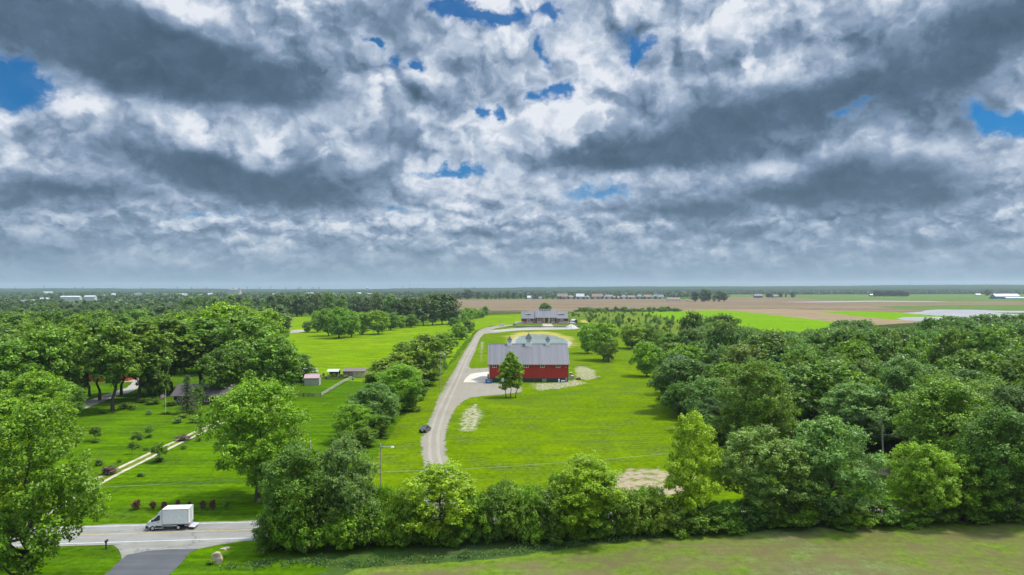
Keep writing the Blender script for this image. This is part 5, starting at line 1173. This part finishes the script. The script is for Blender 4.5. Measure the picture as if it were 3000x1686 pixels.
for i, (nx, ny, s_) in enumerate([(1754, 1105, .9), (1628, 1140, 1.1), (1637, 1142, .7), (1529, 1160, .5)]): rock('flat_stone', P(nx, ny), s_, s_ * .7, .18, ['flat white stone on the lawn far right of the barn', 'largest pale rubble piece on the lawn in front of the barn', 'small pale rubble piece next to the larger one on the lawn', 'small pale stone on the lawn near the three slender trees'][i], 15 + i, 'stone')
place(SM['shrub'][1], P(617, 1655).x, P(617, 1655).y, .7, 1.1, BG, 'low leafy plant at the left foot of the boulder', name='low_plant', cat='plant', trunk_name='stems', crown_name='foliage')

# ---- poles and wires
def pole(nx, depth, nt, label, arm=None, can=False, lean=0, name='utility_pole', rad=.14):
    p = PD(nx, depth); h = ZT(nx, nt, depth); r = empty(name, (p.x, p.y, 0), 0, label, 'pole'); r.rotation_euler = (0, lean, 0)
    w = MB(); w.tube([(0, 0, 0), (0, 0, h)], [rad * 1.15, rad * .8], 10); w.build('pole', M['pole'], r)
    if arm:
        w = MB(); w.tube([(0, 0, h - .25), (arm * .6, -.1, h - .15), (arm, -.15, h - .18)], .05, 6); a = w.build('arm', M['grey'], r)
        w = MB(); w.frustum((arm - .22, arm + .32, -.32, .02), (arm - .12, arm + .2, -.24, -.06), h - .32, h - .12); w.build('lamp_head', M['white'], a)
    if can:
        w = MB(); w.tube([(-.42, 0, h - 2.0), (-.42, 0, h - 1.15)], [.26, .26], 12); w.build('transformer', M['grey'], r); w = MB(); w.tube([(-.42, 0, h - 1.15), (-.42, 0, h - .95)], [.05, .04], 6); w.build('bushing', M['white'], r)
        w = MB(); w.box(-.1, .45, -.16, .1, h - .9, h - .78); w.build('bracket', M['wood'], r)
    else:
        w = MB(); w.tube([(0, 0, h), (0, 0, h + .28)], [.05, .03], 6); w.build('insulator', M['white'], r)
    return p, h
M['pole'] = plain('weathered_pole', (.36, .31, .24), .85, var=.18)
pole(908, 118, 1296, 'wooden utility pole behind the left end of the hedgerow', can=False); 
pole(1114.7, 116, 1305, 'wooden pole with a street lamp left of the driveway mouth', arm=1.9, name='street_lamp', rad=.12)
pole(2587, 150, 1217, 'leaning wooden pole carrying a grey transformer before the right wood', can=True, lean=-.05, rad=.17)
pole(1289.6, 245, 1036, 'slim grey light pole behind the multi-stemmed tree along the driveway', arm=1.5, name='street_lamp', rad=.08)
pole(1380.5, 609, 930, 'distant utility pole with a small lamp at the driveway bend', arm=1.6, name='street_lamp', rad=.16)
def wire(name, pts, label, rad=.022, mat='wire'):
    w = MB(); w.tube(pts, rad, 4); return tag(w.build(name, M[mat]), label, 'wire')
M['wire'] = plain('pale_cable', (.34, .38, .34), .6); M['dark_wire'] = plain('dark_cable', (.06, .06, .06), .6)
def wp(lst): return [(PD(nx, d).x, d, ZT(nx, ny, d)) for nx, ny, d in lst]
wire('overhead_cable', wp([(-80, 1456, 113), (300, 1428, 115), (600, 1413, 116), (907, 1396, 118), (1099, 1384, 122), (1379, 1373.5, 127), (1700, 1352, 132), (1950, 1330, 137), (2113, 1310, 140.5), (2412, 1270.5, 146.5), (2588, 1252, 150)]), 'long pale overhead cable crossing the whole lawn to the transformer pole', .015)
wire('overhead_cable', wp([(2588, 1274, 150), (2760, 1280, 147), (3060, 1284, 141)]), 'pale overhead cable running right from the transformer pole', .020)
wire('overhead_wire', wp([(2584, 1214, 149.8), (2400, 1236, 146), (2092, 1270, 140), (1700, 1300, 132)]), 'thin dark upper wire leaving the transformer pole towards the left', .016, 'dark_wire')
wire('overhead_wire', wp([(900, 1470, 112), (1379, 1436, 118), (1950, 1399, 126), (2300, 1372, 131)]), 'thin dark lower wire passing just above the hedgerow', .018, 'dark_wire')

# ---- left yard: sheds, fence, flagpole, farmhouse, orange building
g = P(913, 1129.5); sx0, sx1 = P(891.7, 1129).x, P(934.5, 1129).x; g0 = P(945.6, 1123)
r = simple_house('garden_shed', (sx0 + sx1) / 2 + .3, 261 + 2.2, 5.3, 3.9, 2.75, 3.9, 'shed_wall', 'pink_roof', 'small pale grey shed with faded pink roof and maroon corner trim', 'shed', rz=R(3), ov=.15, win=0)
w = MB()
for xx, yy in ((2.65, -1.95), (2.65, 1.95), (-2.65, -1.95)): w.box(xx - .06, xx + .06, yy - .06, yy + .06, 0, 2.74)
w.build('corner_trim', M['maroon'], r)
g = P(1036, 1091); 
r = simple_house('open_shed', PD(1036, 283).x, 285.5, 8.6, 4.2, 2.7, 3.6, 'wood', 'brown_roof', 'long brown roofed animal shelter, open on the left, tan walled on the right', 'shed', ov=.3)
w = MB(); w.box(-.2, 4.28, -2.16, -2.11, 0, 2.68); pa = w.build('front_wall', M['tan_wall'], r); w = MB(); w.box(1.0, 1.35, -2.22, -2.17, 1.3, 1.75); w.build('small_window', M['glass'], pa)
w = MB()
for k in range(4): w.box(-4.3 + k * 1.05, -4.15 + k * 1.05, -2.45, -2.3, 0, 2.6)
w.build('post', M['brown_wood'], r)
r = empty('carport', (PD(974, 286).x, 288, 0), R(2), 'grey roofed open carport behind the garden fence', 'carport')
w = MB(); roof_slab(w, -2.4, 2.4, -2.2, 2.2, 0, 3.0, .1); roof_slab(w, -2.4, 2.4, 2.2, 2.2, 0, 3.0, .1); w.build('roof', M['silver'], r)
for k, (xx, yy) in enumerate(((-2.2, -2), (2.2, -2), (-2.2, 2), (2.2, 2))): w = MB(); w.box(xx - .06, xx + .06, yy - .06, yy + .06, 0, 2.25); w.build('post', M['grey'], r)
w = MB(); w.box(-2.2, 2.2, 1.9, 2.0, 0, 2.2); w.build('back_wall', M['dark'], r)
def rail_fence(name, px, label, posts_every=2.4, h=1.25, rails=(.45, .85, 1.2), mat='wood', railmat=None, tilt=False):
    c = [P(*p) for p in px]; r = empty(name, c[0], 0, label, 'fence'); o0 = c[0]; w = MB(); n_ = 0
    for a, b in zip(c[:-1], c[1:]):
        L_ = (b - a).length; n = max(1, int(round(L_ / posts_every)))
        for k in range(n + 1):
            p = a.lerp(b, k / n) - o0; q_ = MB(); q_.box(p.x - .08, p.x + .08, p.y - .08, p.y + .08, 0, h); q_.build('post', M[mat], r)
            if k < n:
                p2 = a.lerp(b, (k + 1) / n) - o0
                for z in rails: w.tube([(p.x, p.y - .1, z), (p2.x, p2.y - .1, z)], .065, 4)
    w.build('rails', M[railmat or mat], r); return r
rail_fence('rail_fence', [(941, 1163), (966, 1148), (985, 1136), (1008, 1122), (1031, 1112)], 'weathered rail fence climbing from the gate past the grey shed', railmat='pale_wood')
rail_fence('rail_fence', [(868, 1164), (888, 1163.5)], 'short dark rail fence left of the wire gate', mat='brown_wood')
rail_fence('wire_fence', [(889, 1163.5), (919, 1163.5)], 'thin wire fence section between rail fence and timber gate', posts_every=1.6, rails=(.3, .6, .9, 1.2), mat='dark')
ga, gb_ = P(920, 1163.5), P(939.5, 1163.5); r = empty('timber_gate', ga, 0, 'timber gate with a diagonal brace at the foot of the rail fence', 'gate'); L_ = (gb_ - ga).length
w = MB(); w.box(0, L_, -.05, .05, .25, .37).box(0, L_, -.05, .05, 1.05, 1.17).box(0, .12, -.05, .05, .37, 1.05).box(L_ - .12, L_, -.05, .05, .37, 1.05); w.tube([(.1, 0, .35), (L_ - .1, 0, 1.08)], .06, 4); w.build('gate_frame', M['wood'], r)
w = MB(); w.box(L_ + .02, L_ + .22, -.1, .1, 0, 1.45).box(-.22, -.02, -.1, .1, 0, 1.3); w.build('gate_posts', M['wood'], r)
rail_fence('garden_fence', [(946, 1112.5), (985, 1112), (1028, 1111.5)], 'low brown garden fence with close pickets behind the grey shed', posts_every=.9, rails=(.3, .6, .9), mat='brown_wood', h=1.15)
gf = random.Random(8)
for i in range(16):
    nx = 948 + i * 5; p = P(nx, 1108 + gf.uniform(-3, 1)); place(SM['shrub'][i % 2], p.x, p.y, gf.uniform(.8, 1.9), gf.uniform(1, 2), pick([MG, BG, SG, OG]), 'small green plant in the fenced garden plot', 'plants in the garden plot', name='garden_plant', cat='plant', trunk_name='stems', crown_name='foliage')
r = empty('rain_barrel', P(1034, 1115), 0, 'dark blue barrel at the top end of the rail fence', 'barrel'); w = MB(); w.tube([(0, 0, 0), (0, 0, .3), (0, 0, .6), (0, 0, .95)], [.28, .33, .33, .28], 12); w.build('drum', M['blue'], r); w = MB(); w.tube([(0, 0, .95), (0, 0, 1.0)], [.3, .3], 12); w.build('lid', M['white'], r)
g = P(485.5, 1212); fh = ZT(485.5, 1145, g.y); r = empty('flagpole', g, 0, 'white flagpole flying a small red and white striped flag', 'flagpole')
w = MB(); w.tube([(0, 0, 0), (0, 0, fh)], [.06, .04], 8); w.build('pole', M['white'], r); w = MB(); w.tube([(0, 0, fh), (0, 0, fh + .14)], [.08, .08], 8); w.build('finial', M['yellow_wood'], r)
w = MB()
for s_ in range(13):
    z1 = fh - .75 - s_ * .085; 
    for k in range(6):
        x0, x1 = -.06 - k * .24, -.06 - (k + 1) * .24; y0, y1 = .10 * math.sin(k * 1.1), .10 * math.sin((k + 1) * 1.1); dz0, dz1 = -.09 * k, -.09 * (k + 1)
        mi = 2 if (s_ < 7 and k < 2) else s_ % 2
        vs = [(x0, y0, z1 + dz0), (x1, y1, z1 + dz1), (x1, y1, z1 - .085 + dz1), (x0, y0, z1 - .085 + dz0)]; vs += [(a, b + .012, c) for a, b, c in vs]
        w.add(vs, [(0, 1, 2, 3), (7, 6, 5, 4), (0, 4, 5, 1), (1, 5, 6, 2), (2, 6, 7, 3), (3, 7, 4, 0)], mi)
w.build('flag', [plain('flag_red', (.55, .03, .04), .7), M['white'], plain('flag_blue', (.02, .04, .16), .7)], r)
r = simple_house('farmhouse', PD(606, 219).x - 2, 224, 17, 9, 3.0, 5.6, 'dark_brick', 'dark_shingle', 'low brown farmhouse with a dark shingle roof under the big trees', 'house', rz=R(-3), win=4, chim=True, ov=.8)
r = simple_house('orange_building', PD(285, 276).x, 279, 24, 10, 5.6, 7.0, 'orange', 'dark_shingle', 'bright orange red shed glimpsed between the trunks on the left', 'shed', rz=R(5), ov=.3, door=(3, 4, 4))
g = P(640, 1085); r = car('suv', (g.x, g.y, 0), R(5), M['car_white'], 'white vehicle half hidden behind the brown farmhouse roof', 'car')
g = P(2760, 1186); simple_house('house', g.x, g.y + 6, 13, 8, 3.0, 5.5, 'white', 'brown_roof', 'grey roofed house glimpsed in the clearing of the right wood', 'house', rz=R(20), win=3)

# ---- small planting on the left lawn
lawn_sm = [
 (437, 1281, 1247, 28, MG, 'small dark tree highest up the left lawn above the farm track'), (402, 1308, 1265, 30, DG, 'dark young tree on the left lawn, in the middle of three'), (387, 1331, 1293, 22, DG, 'narrow dark young tree on the left lawn, lowest of three'),
 (468, 1355, 1297, 46, MG, 'young tree with spreading top standing astride the farm track'), (280, 1293, 1248, 38, MG, 'young tree on the left lawn, nearest the grove')]
for i, (nx, nb, nt, w_, c, lab) in enumerate(lawn_sm): T(nx, nb, nt, w_, SM['sapling'][i % 2], c, lab, name='young_tree')
RD = (.135, .045, .045)
for i, (nx, nb, nt, w_) in enumerate([(399, 1494, 1464, 26), (446, 1494, 1470, 19), (481, 1494, 1470, 20), (520, 1494, 1466, 15), (555, 1494, 1468, 12), (593, 1494, 1467, 17), (623, 1494, 1463, 17), (665, 1492, 1466, 16)]):
    where = ['leftmost and largest', 'second from the left', 'third from the left, beside the truck', 'fourth from left, just over the truck roof', 'fifth from the left, behind the truck box', 'just right of the truck', 'third from the right end' if 0 else 'second from the right end', 'rightmost'][i]
    T(nx, nb, nt, w_, SM['shrub'][i % 2], RD if i < 7 else MG, 'red leaved shrub in the roadside row, ' + where, 'red leaved shrubs in a row along the road', name='red_shrub', cat='shrub', trunk_name='stems', crown_name='foliage')
for i, (nx, nb, h_, w_, c) in enumerate([(320, 1390, 1.6, 3.4, (.13, .09, .06)), (534, 1291, 1.2, 3.6, (.13, .09, .06)), (413, 1396, .8, 1.8, MG), (350, 1357, .8, 1.0, MG), (538, 1316, .9, 1.5, MG), (582, 1294, .9, 1.6, MG), (428, 1320, .8, 1.2, MG), (615, 1276, 1.4, 1.6, MG), (435, 1283, .7, 2.0, DG), (466, 1353, .8, 2.2, DG), (400, 1312, .8, 1.6, DG), (280, 1297, .9, 2.0, DG), (290, 1365, 1.4, 2.0, DG),
    (370, 1198, 1.8, 4.0, DG), (388, 1200, 1.5, 2.5, MG), (298, 1212, 1.2, 2.6, MG), (436, 1216, 1.4, 1.8, SG), (486, 1214, .6, 3.2, DG), (560, 1215, 1.6, 2.8, DG), (535, 1226, 1.2, 3.0, OG), (520, 1240, 1.4, 3.0, SG), (573, 1238, 1.6, 4.6, DG), (425, 1180, 1.5, 4.0, DG), (455, 1184, 1.6, 5.0, DG), (500, 1190, 1.6, 4.0, DG)]):
    p = P(nx, nb); place(SM['shrub'][i % 2], p.x, p.y, h_, w_, c, ['brownish twiggy shrub beside the farm track', 'low green garden shrub on the left lawn'][0 if i < 2 else 1], ['brownish shrubs beside the farm track', 'garden shrubs on the left lawn'][0 if i < 2 else 1], name='garden_shrub', cat='shrub', trunk_name='stems', crown_name='foliage')
# ---- plantation right of the big house
pr_ = random.Random(31); pp = []
for _ in range(9000):
    nx, ny = pr_.uniform(1668, 2085), pr_.uniform(912, 1003)
    if ny < 912 + max(0, (1720 - nx)) * .25 or ny > 944 + (nx - 1690) * .16 + (26 if nx > 1830 else 0): continue
    if nx > 1900 and ny < 913 + (nx - 1900) * .30: continue
    p = P(nx, ny); 
    if 1655 < nx < 1712 and ny > 932: continue
    if all((p - q_).length > 7.0 for q_ in pp) and len(pp) < 190: pp.append(p)
for i, p in enumerate(pp):
    far = p.y > 900; tall = pr_.random() < .25
    h_ = pr_.uniform(2.2, 5.5) if not tall else pr_.uniform(5, 8)
    pr2 = pick([SM['sapling'][0], SM['sapling'][1], LO['bush'][0], MD['open'][0], SPRUCE[1]])
    place(pr2, p.x, p.y, h_, h_ * pr_.uniform(.5, .95), pick([MG, DG, OG, SG, DG]), 'small young tree in the rough plantation right of the big house', 'young trees of the plantation', name='young_tree')
for i in range(34):
    nx = 1690 + i * 9.5 + pr_.uniform(-3, 3)
    if nx > 1985: break
    p = P(nx, 913.5 + pr_.uniform(-.8, .8)); place(LO['bush'][i % 2], p.x, p.y, pr_.uniform(3, 8), pr_.uniform(6, 13), pick([DG, DG, MG]), 'dark bush in the hedge line between plantation and brown field', 'bushes between plantation and brown field', name='hedge_bush', cat='bush')

# ================================================================ far away
FG = (.075, .125, .040)
for i, (nx, nt, w_, c) in enumerate([(1325, 860, 14, FG), (1341, 858, 15, FG), (1370, 849.5, 40, FG), (1402, 856, 18, FG), (1424, 857, 22, FG), (1440, 860, 14, MG), (1464, 857.5, 12, FG), (1473, 859, 10, FG), (1489, 852, 22, (.11, .17, .04)), (1505, 857, 14, (.05, .09, .04)), (1516, 862, 10, MG), (1526, 860, 11, (.05, .09, .035)),
    (1565, 860, 16, FG), (1592, 865, 10, MG), (1619, 864, 10, (.05, .09, .04)), (1636, 868, 10, FG), (1300, 862, 16, FG), (1283, 860, 18, FG), (1350, 864, 12, FG), (1452, 863, 12, FG), (1574, 866, 10, (.1, .17, .04)), (1602, 864, 10, (.1, .17, .04))]):
    T(nx, 0, nt, w_, LO['maple'][i % 3] if w_ > 12 else LO['tall'][i % 2], c, 'distant tree in the sparse row along the far edge of the brown field', 'trees along the far edge of the brown field', depth=2130 + (i % 3) * 20)
T(1540, 0, 851, 11, SPRUCE[0], (.055, .075, .05), 'tall pointed conifer at the far edge of the brown field', name='conifer_tree', depth=2140)
def FH(nx, nb, nt, w_, wall, roof, label, depth=None, cat='house', name='house', hip=False, group=None, frac=.5, dd=None):
    d_ = depth or P(nx, nb).y; x = PD(nx, d_).x; H_ = ZT(nx, nt, d_); L_ = w_ * d_ / FPX
    return simple_house(name, x, d_ + 5, L_ * .92, dd or min(12, L_ * .7), H_ * frac, H_, wall, roof, label, cat, group, hip=hip, ov=.4)
M['far_tan'] = plain('far_tan_wall', (.40, .33, .27), .9); M['far_white'] = plain('far_white_wall', (.52, .52, .50), .9); M['far_grey'] = plain('far_grey_wall', (.35, .35, .36), .9); M['far_brown_roof'] = plain('far_brown_roof', (.27, .19, .15), .9); M['far_grey_roof'] = plain('far_grey_roof', (.22, .22, .23), .9)
hl = [(1556, 867, 24, 'far_white', 'light_roof', 'white house left of the distant housing estate'), (1583, 870, 20, 'far_white', 'far_grey_roof', 'low white house with grey roof in front of the estate'), (1648, 861, 34, 'far_tan', 'far_brown_roof', 'large tan house at the left end of the distant estate'), (1672, 866, 22, 'far_tan', 'far_brown_roof', 'brown roofed house second from left in the estate'),
 (1700, 861, 26, 'far_grey', 'light_roof', 'grey house with a pale roof in the distant estate'), (1722, 866, 16, 'far_tan', 'far_grey_roof', 'narrow house right of the pale roofed one'), (1750, 861.5, 34, 'far_tan', 'far_brown_roof', 'broad brown roofed house in the left half of the estate'), (1785, 864, 32, 'far_tan', 'far_grey_roof', 'long grey roofed house in the middle of the estate'),
 (1803, 868, 26, 'far_brown_roof', 'far_brown_roof', 'low reddish brick house in the middle of the estate'), (1828, 865, 20, 'far_white', 'far_grey_roof', 'pale house with grey gable in the estate'), (1850, 866, 24, 'far_tan', 'far_brown_roof', 'brown roofed house right of the pale gable'), (1874, 863, 20, 'far_grey', 'far_grey_roof', 'grey house with steep roof in the estate'),
 (1898, 864, 26, 'far_tan', 'far_brown_roof', 'brown roofed house in the right half of the estate'), (1920, 863, 20, 'far_tan', 'far_grey_roof', 'grey roofed house third from the right in the estate'), (1936, 864, 18, 'far_white', 'far_grey_roof', 'white gabled house near the right end of the estate')]
for i, (nx, nt, w_, wl, rf, lab) in enumerate(hl): FH(nx, 0, nt, w_, wl, rf, lab, depth=2180 + (i % 2) * 70, hip=i % 2 == 1)
es = random.Random(77)
for i in range(22):
    nx = 1640 + i * 14 + es.uniform(-4, 4); T(nx, 0, 870 + es.uniform(-2, 1), 8, LO['bush'][i % 2], (.05, .085, .04), 'small dark garden tree among the distant estate houses', 'garden trees of the distant estate', depth=2150, name='garden_tree')
FH(1974, 882, 872.5, 40, 'far_white', 'far_brown_roof', 'white farmhouse with brown roof alone in the brown field', frac=.5)
FH(2013, 882, 877, 8, 'far_white', 'far_brown_roof', 'tiny white outbuilding right of the white farmhouse', cat='shed', name='shed')
FH(1981, 868, 862, 24, 'far_white', 'light_roof', 'long pale barn beyond the white farmhouse', cat='barn', name='far_barn'); FH(1961, 868, 863, 10, 'barn_red', 'far_brown_roof', 'tiny red shed beyond the white farmhouse', cat='shed', name='shed')
for i, (nx, nb, nt, w_, c) in enumerate([(2036, 885, 855, 26, (.04, .085, .04)), (2064, 884, 849, 28, FG), (2076, 884, 852, 22, (.05, .095, .04)), (2092, 884, 866, 12, (.1, .17, .04)), (2106, 885, 852, 26, FG), (2122, 885, 854, 22, FG)]):
    T(nx, nb, nt, w_, LO['tall' if i > 3 else 'maple'][i % 2], c, ['dark round tree at the left of the clump in the brown field', 'tallest tree in the clump in the brown field', 'dark tree just right of the tallest in the field clump', 'small light tree inside the field clump', 'spreading open tree in the field clump', 'spreading tree at the right end of the field clump'][i])
FH(2059, 884, 877, 8, 'far_white', 'far_grey_roof', 'white building half hidden in the clump in the brown field', cat='shed', name='shed')
FH(2222, 873, 862, 26, 'dark_brick', 'far_grey_roof', 'dark barn alone on the green field', cat='barn', name='far_barn'); FH(2272, 873, 864, 14, 'far_grey', 'far_grey_roof', 'grey house between two trees on the green field')
for nx, nt, w_, lab in ((2254, 859, 24, 'dark tree right of the dark barn'), (2287, 858, 15, 'narrow tree right of the grey field house'), (2302, 862, 6, 'tiny tree between two dark ones on the field'), (2322, 858, 15, 'solitary dark round tree on the green field')): T(nx, 873, nt, w_, LO['maple'][0], (.045, .09, .045), lab)
FH(2560, 868.5, 862, 22, 'barn_red', 'light_roof', 'red barn with white roof beside the far grove', cat='barn', name='far_barn'); FH(2543, 862, 853.5, 12, 'far_white', 'far_grey_roof', 'white house behind the red barn')
for i in range(9): T(2566 + i * 11.2, 870, 850 + (i % 3) * 1.2 + (2 if i > 6 else 0), 17, LO['maple'][i % 3], (.05, .09, .04), 'tree of the far grove beside the red barn', 'trees of the far grove beside the red barn')
FH(2948, 876, 861.5, 78, 'blue_siding', 'light_roof', 'large blue barn with white roof near the right horizon', cat='barn', name='far_barn', frac=.5, dd=24)
FH(2975, 876.5, 871.5, 60, 'blue_siding', 'light_roof', 'low annex with white roof in front of the blue barn', cat='barn', name='far_barn', frac=.5, dd=10)
FH(2867, 867, 861, 16, 'far_white', 'light_roof', 'small pale shed left of the blue barn', cat='shed', name='shed'); T(2893, 867, 848, 24, LO['maple'][1], (.07, .12, .035), 'rounded tree left of the blue barn')
T(2903, 876, 871.5, 10, LO['bush'][0], (.03, .06, .03), 'dark bush at the left corner of the blue barn', name='bush', cat='bush')
# the town on the left
for q in [(205, 883, 867.5, 62, 'far_white', 'light_roof', 2000, 'long white industrial hall among the trees of the town', .8), (262, 880, 866.5, 34, 'far_white', 'light_roof', 2000, 'white hall right of the long industrial one', .8), (139, 855, 854.5, 28, 'far_white', 'light_roof', 3300, 'distant white domed looking hall near the left horizon', .6),
    (70, 884, 879, 32, 'far_tan', 'far_grey_roof', 1330, 'grey roofed house near the left edge of the town', .5), (95, 884, 878, 16, 'far_white', 'light_roof', 1340, 'white house right of the grey roofed one', .5), (126, 880, 873, 30, 'far_tan', 'light_roof', 1700, 'low tan building left of the long white hall', .7), (8, 885, 880, 18, 'far_tan', 'far_brown_roof', 1350, 'brown roofed house at the left edge', .5),
    (331, 872, 860, 12, 'far_white', 'light_roof', 2500, 'small white block between tree crowns in the town', .7), (530, 868, 860.5, 22, 'far_white', 'light_roof', 2600, 'white building cluster piece left of the hill church', .7), (742, 873, 869, 8, 'far_white', 'far_grey_roof', 1900, 'white gable below the hill church', .5)]:
    FH(q[0], 0, q[2], q[3], q[4], q[5], q[7], depth=q[6], cat='building', name='town_building', frac=q[8])
tr_ = random.Random(5)
for i in range(46):
    nx = tr_.choice([tr_.uniform(500, 640), tr_.uniform(880, 1130), tr_.uniform(700, 1130), tr_.uniform(300, 500)]); nt = tr_.uniform(857, 864)
    FH(nx, 0, nt, tr_.uniform(6, 15), tr_.choice(['far_white', 'far_white', 'far_tan', 'far_grey']), tr_.choice(['light_roof', 'far_grey_roof', 'light_roof']), 'tiny distant building in the hazy town on the left', depth=tr_.uniform(2300, 3300), cat='building', name='town_building', group='tiny buildings of the distant town', frac=.6)
# white steeple
sd_ = 1500; x = PD(816, sd_).x; r = empty('church_steeple', (x, sd_, 0), 0, 'white church steeple with a pointed grey spire rising from the trees', 'church')
zt, zb_ = ZT(816, 854, sd_), ZT(816, 862, sd_); w = MB(); w.box(-2.6, 2.6, -2.6, 2.6, 0, zb_).box(-1.9, 1.9, -1.9, 1.9, zb_, zb_ + 1.6); w.build('tower', M['far_white'], r); w = MB(); w.frustum((-2.2, 2.2, -2.2, 2.2), (-.1, .1, -.1, .1), zb_ + 1.6, zt); w.build('spire', M['far_grey_roof'], r); w = MB(); w.prism([(0 - 7, 0), (7, 0), (7, 7), (0, 12), (-7, 7)], 2.6, 20, 'y'); w.build('nave', M['far_white'], r)
# hill church with dome and tower
cd = 4200; x = PD(686, cd).x; r = empty('hill_church', (x, cd, 0), 0, 'large pale domed church with a square tower on the left horizon', 'church'); zz = lambda ny: ZT(686, ny, cd)
w = MB(); w.box(-34, 38, -14, 14, 0, zz(853)).box(-22, 14, -12, 12, zz(853), zz(849.5)); w.build('nave', M['far_tan'], r); w = MB(); w.frustum((-26, 18, -14, 14), (-12, 4, -5, 5), zz(849.5), zz(846)); w.tube([(-4, 0, zz(846)), (-4, 0, zz(844.5)), (-4, 0, zz(843.5))], [7, 6, 2], 10); w.build('dome', M['far_grey_roof'], r); w = MB(); w.box(28, 37, -5, 5, 0, zz(844.5)); w.frustum((27, 38, -6, 6), (31, 34, -1, 1), zz(844.5), zz(843)); w.build('tower', M['far_tan'], r)
# water tower
cd = 5200; x = PD(1075, cd).x; zz = lambda ny: ZT(1075, ny, cd); r = empty('water_tower', (x, cd, 0), 0, 'white water tower on the horizon left of the middle', 'water tower')
w = MB(); w.tube([(0, 0, zz(846)), (0, 0, zz(844.8)), (0, 0, zz(843)), (0, 0, zz(841.6)), (0, 0, zz(841))], [3, 9, 11, 8, 1], 14); w.build('tank', M['far_white'], r); w = MB(); w.tube([(0, 0, 0), (0, 0, zz(846))], [3.4, 3], 8); w.build('column', M['far_white'], r)
# masts and pylons on the skyline
M['mast'] = plain('mast_steel', (.16, .15, .16), .7)
def mast(nx, nt, cd, label, rad=.9, arms=False, name='radio_mast', cat='mast', group=None):
    x = PD(nx, cd).x; h = ZT(nx, nt, cd); r = empty(name, (x, cd, 0), 0, label, cat, group); w = MB()
    for a in range(3): an = a * 2.094; w.tube([(math.cos(an) * rad * 1.5, math.sin(an) * rad * 1.5, 0), (math.cos(an) * rad * .5, math.sin(an) * rad * .5, h)], .38, 4)
    n = 12
    for k in range(n):
        z = h * k / n; q_ = rad * (1.5 - k / n); w.tube([(-q_, -q_ * .5, z), (q_, q_ * .5, z + h / n)], .25, 3)
    w.build('lattice', M['mast'], r)
    if arms:
        for k, (f, ww) in enumerate(((.97, 7), (.86, 9), (.75, 8))): w = MB(); w.tube([(-ww, 0, h * f), (ww, 0, h * f)], .45, 4); w.build('crossarm', M['mast'], r)
    else: w = MB(); w.tube([(0, 0, h), (0, 0, h + 5)], .3, 4); w.build('antenna', M['mast'], r)
for nx, nt, lab in ((1199.5, 824, 'tallest radio mast on the skyline, left of the middle'), (1349.5, 827, 'thin radio mast on the skyline above the brown field'), (1635, 829, 'thin radio mast on the skyline above the estate'), (1179, 838, 'short mast just left of the tallest skyline mast'), (1240, 838, 'short mast right of the tallest skyline mast'), (2666, 814, 'very tall faint mast on the right skyline'), (2890, 830, 'left one of two short masts near the right edge'), (2906, 829, 'right one of two short masts near the right edge')):
    mast(nx, nt, 5600, lab, 1.1 if nx != 2666 else .7)
for i, (nx, nt) in enumerate([(45, 843), (129, 838.5), (219, 842), (242, 841), (333, 842.5), (413, 843), (521, 841), (561, 841.5), (604, 843), (724, 841), (760, 843), (792, 842), (837, 843), (874, 843), (880, 841), (915, 842), (934, 842), (1390, 841)]):
    mast(nx, nt - 1, 4700, 'faint lattice power pylon on the hazy left skyline', 1.5, True, 'power_pylon', 'pylon', 'power pylons along the left skyline')
# verge weeds along the near field: thousands of leafy stalks, uncountable
vw = np.random.default_rng(3); PX = [(640, 1672), (800, 1662), (900, 1656), (1039, 1666), (1169, 1652), (1355, 1642), (1495, 1628), (1681, 1602), (1900, 1577), (2113, 1564), (2327, 1543), (2583, 1530), (3060, 1512)]
C_ = [P(*p) for p in PX]; n = 4200; seg = vw.integers(0, len(C_) - 1, n); tt = vw.random(n); A = np.array([tuple(p) for p in C_]); base = A[seg] * (1 - tt[:, None]) + A[seg + 1] * tt[:, None]
clump = .5 + .5 * np.sin(base[:, 0] * 1.3) * np.sin(base[:, 0] * .37 + 1); base[:, 1] += vw.normal(size=n) * .75 + .5 + clump * .6; keep = vw.random(n) < .06 + .94 * clump ** 2; base = base[keep]; n = len(base)
k = 7; b_ = np.repeat(base, k, 0) + vw.normal(size=(n * k, 3)) * np.array([.16, .16, 0]); hh = vw.uniform(.18, .62, n * k); b_[:, 2] = hh * vw.uniform(.2, .9, n * k)
nr = vw.normal(size=(n * k, 3)); nr /= np.linalg.norm(nr, axis=1, keepdims=True); a = np.cross(nr, vw.normal(size=(n * k, 3))); a /= np.linalg.norm(a, axis=1, keepdims=True); bb = np.cross(nr, a); sz = vw.uniform(.07, .17, n * k)[:, None]
V = np.stack([b_ + a * sz, b_ + bb * sz * .5, b_ - a * sz, b_ - bb * sz * .5], 1).reshape(-1, 3); V[:, 2] = np.maximum(V[:, 2], .03)
o = link('verge_weeds', np_mesh('verge_weeds', V, np.arange(n * k * 4).reshape(-1, 4), M['leaf'])); o.color = (.085, .165, .035, 1); tag(o, 'tall bluish green weeds along the edge of the near field', 'weeds', kind='stuff')

# ---------------------------------------------------------------- haze
hz = MB(); hz.box(-13500, 13500, -400, 13000, -1, 125)
hm = bpy.data.materials.new('haze'); hm.use_nodes = True; hn = NT(hm.node_tree); hn.n.clear()
pv = hn.new('ShaderNodeVolumePrincipled'); pv.inputs['Color'].default_value = (.66, .78, .90, 1); pv.inputs['Density'].default_value = 0.62e-4; pv.inputs['Anisotropy'].default_value = .2
ho = hn.new('ShaderNodeOutputMaterial'); hn.l.new(pv.outputs[0], ho.inputs['Volume'])
tag(hz.build('haze', hm), 'pale summer haze hanging over the plain', 'haze', kind='stuff')
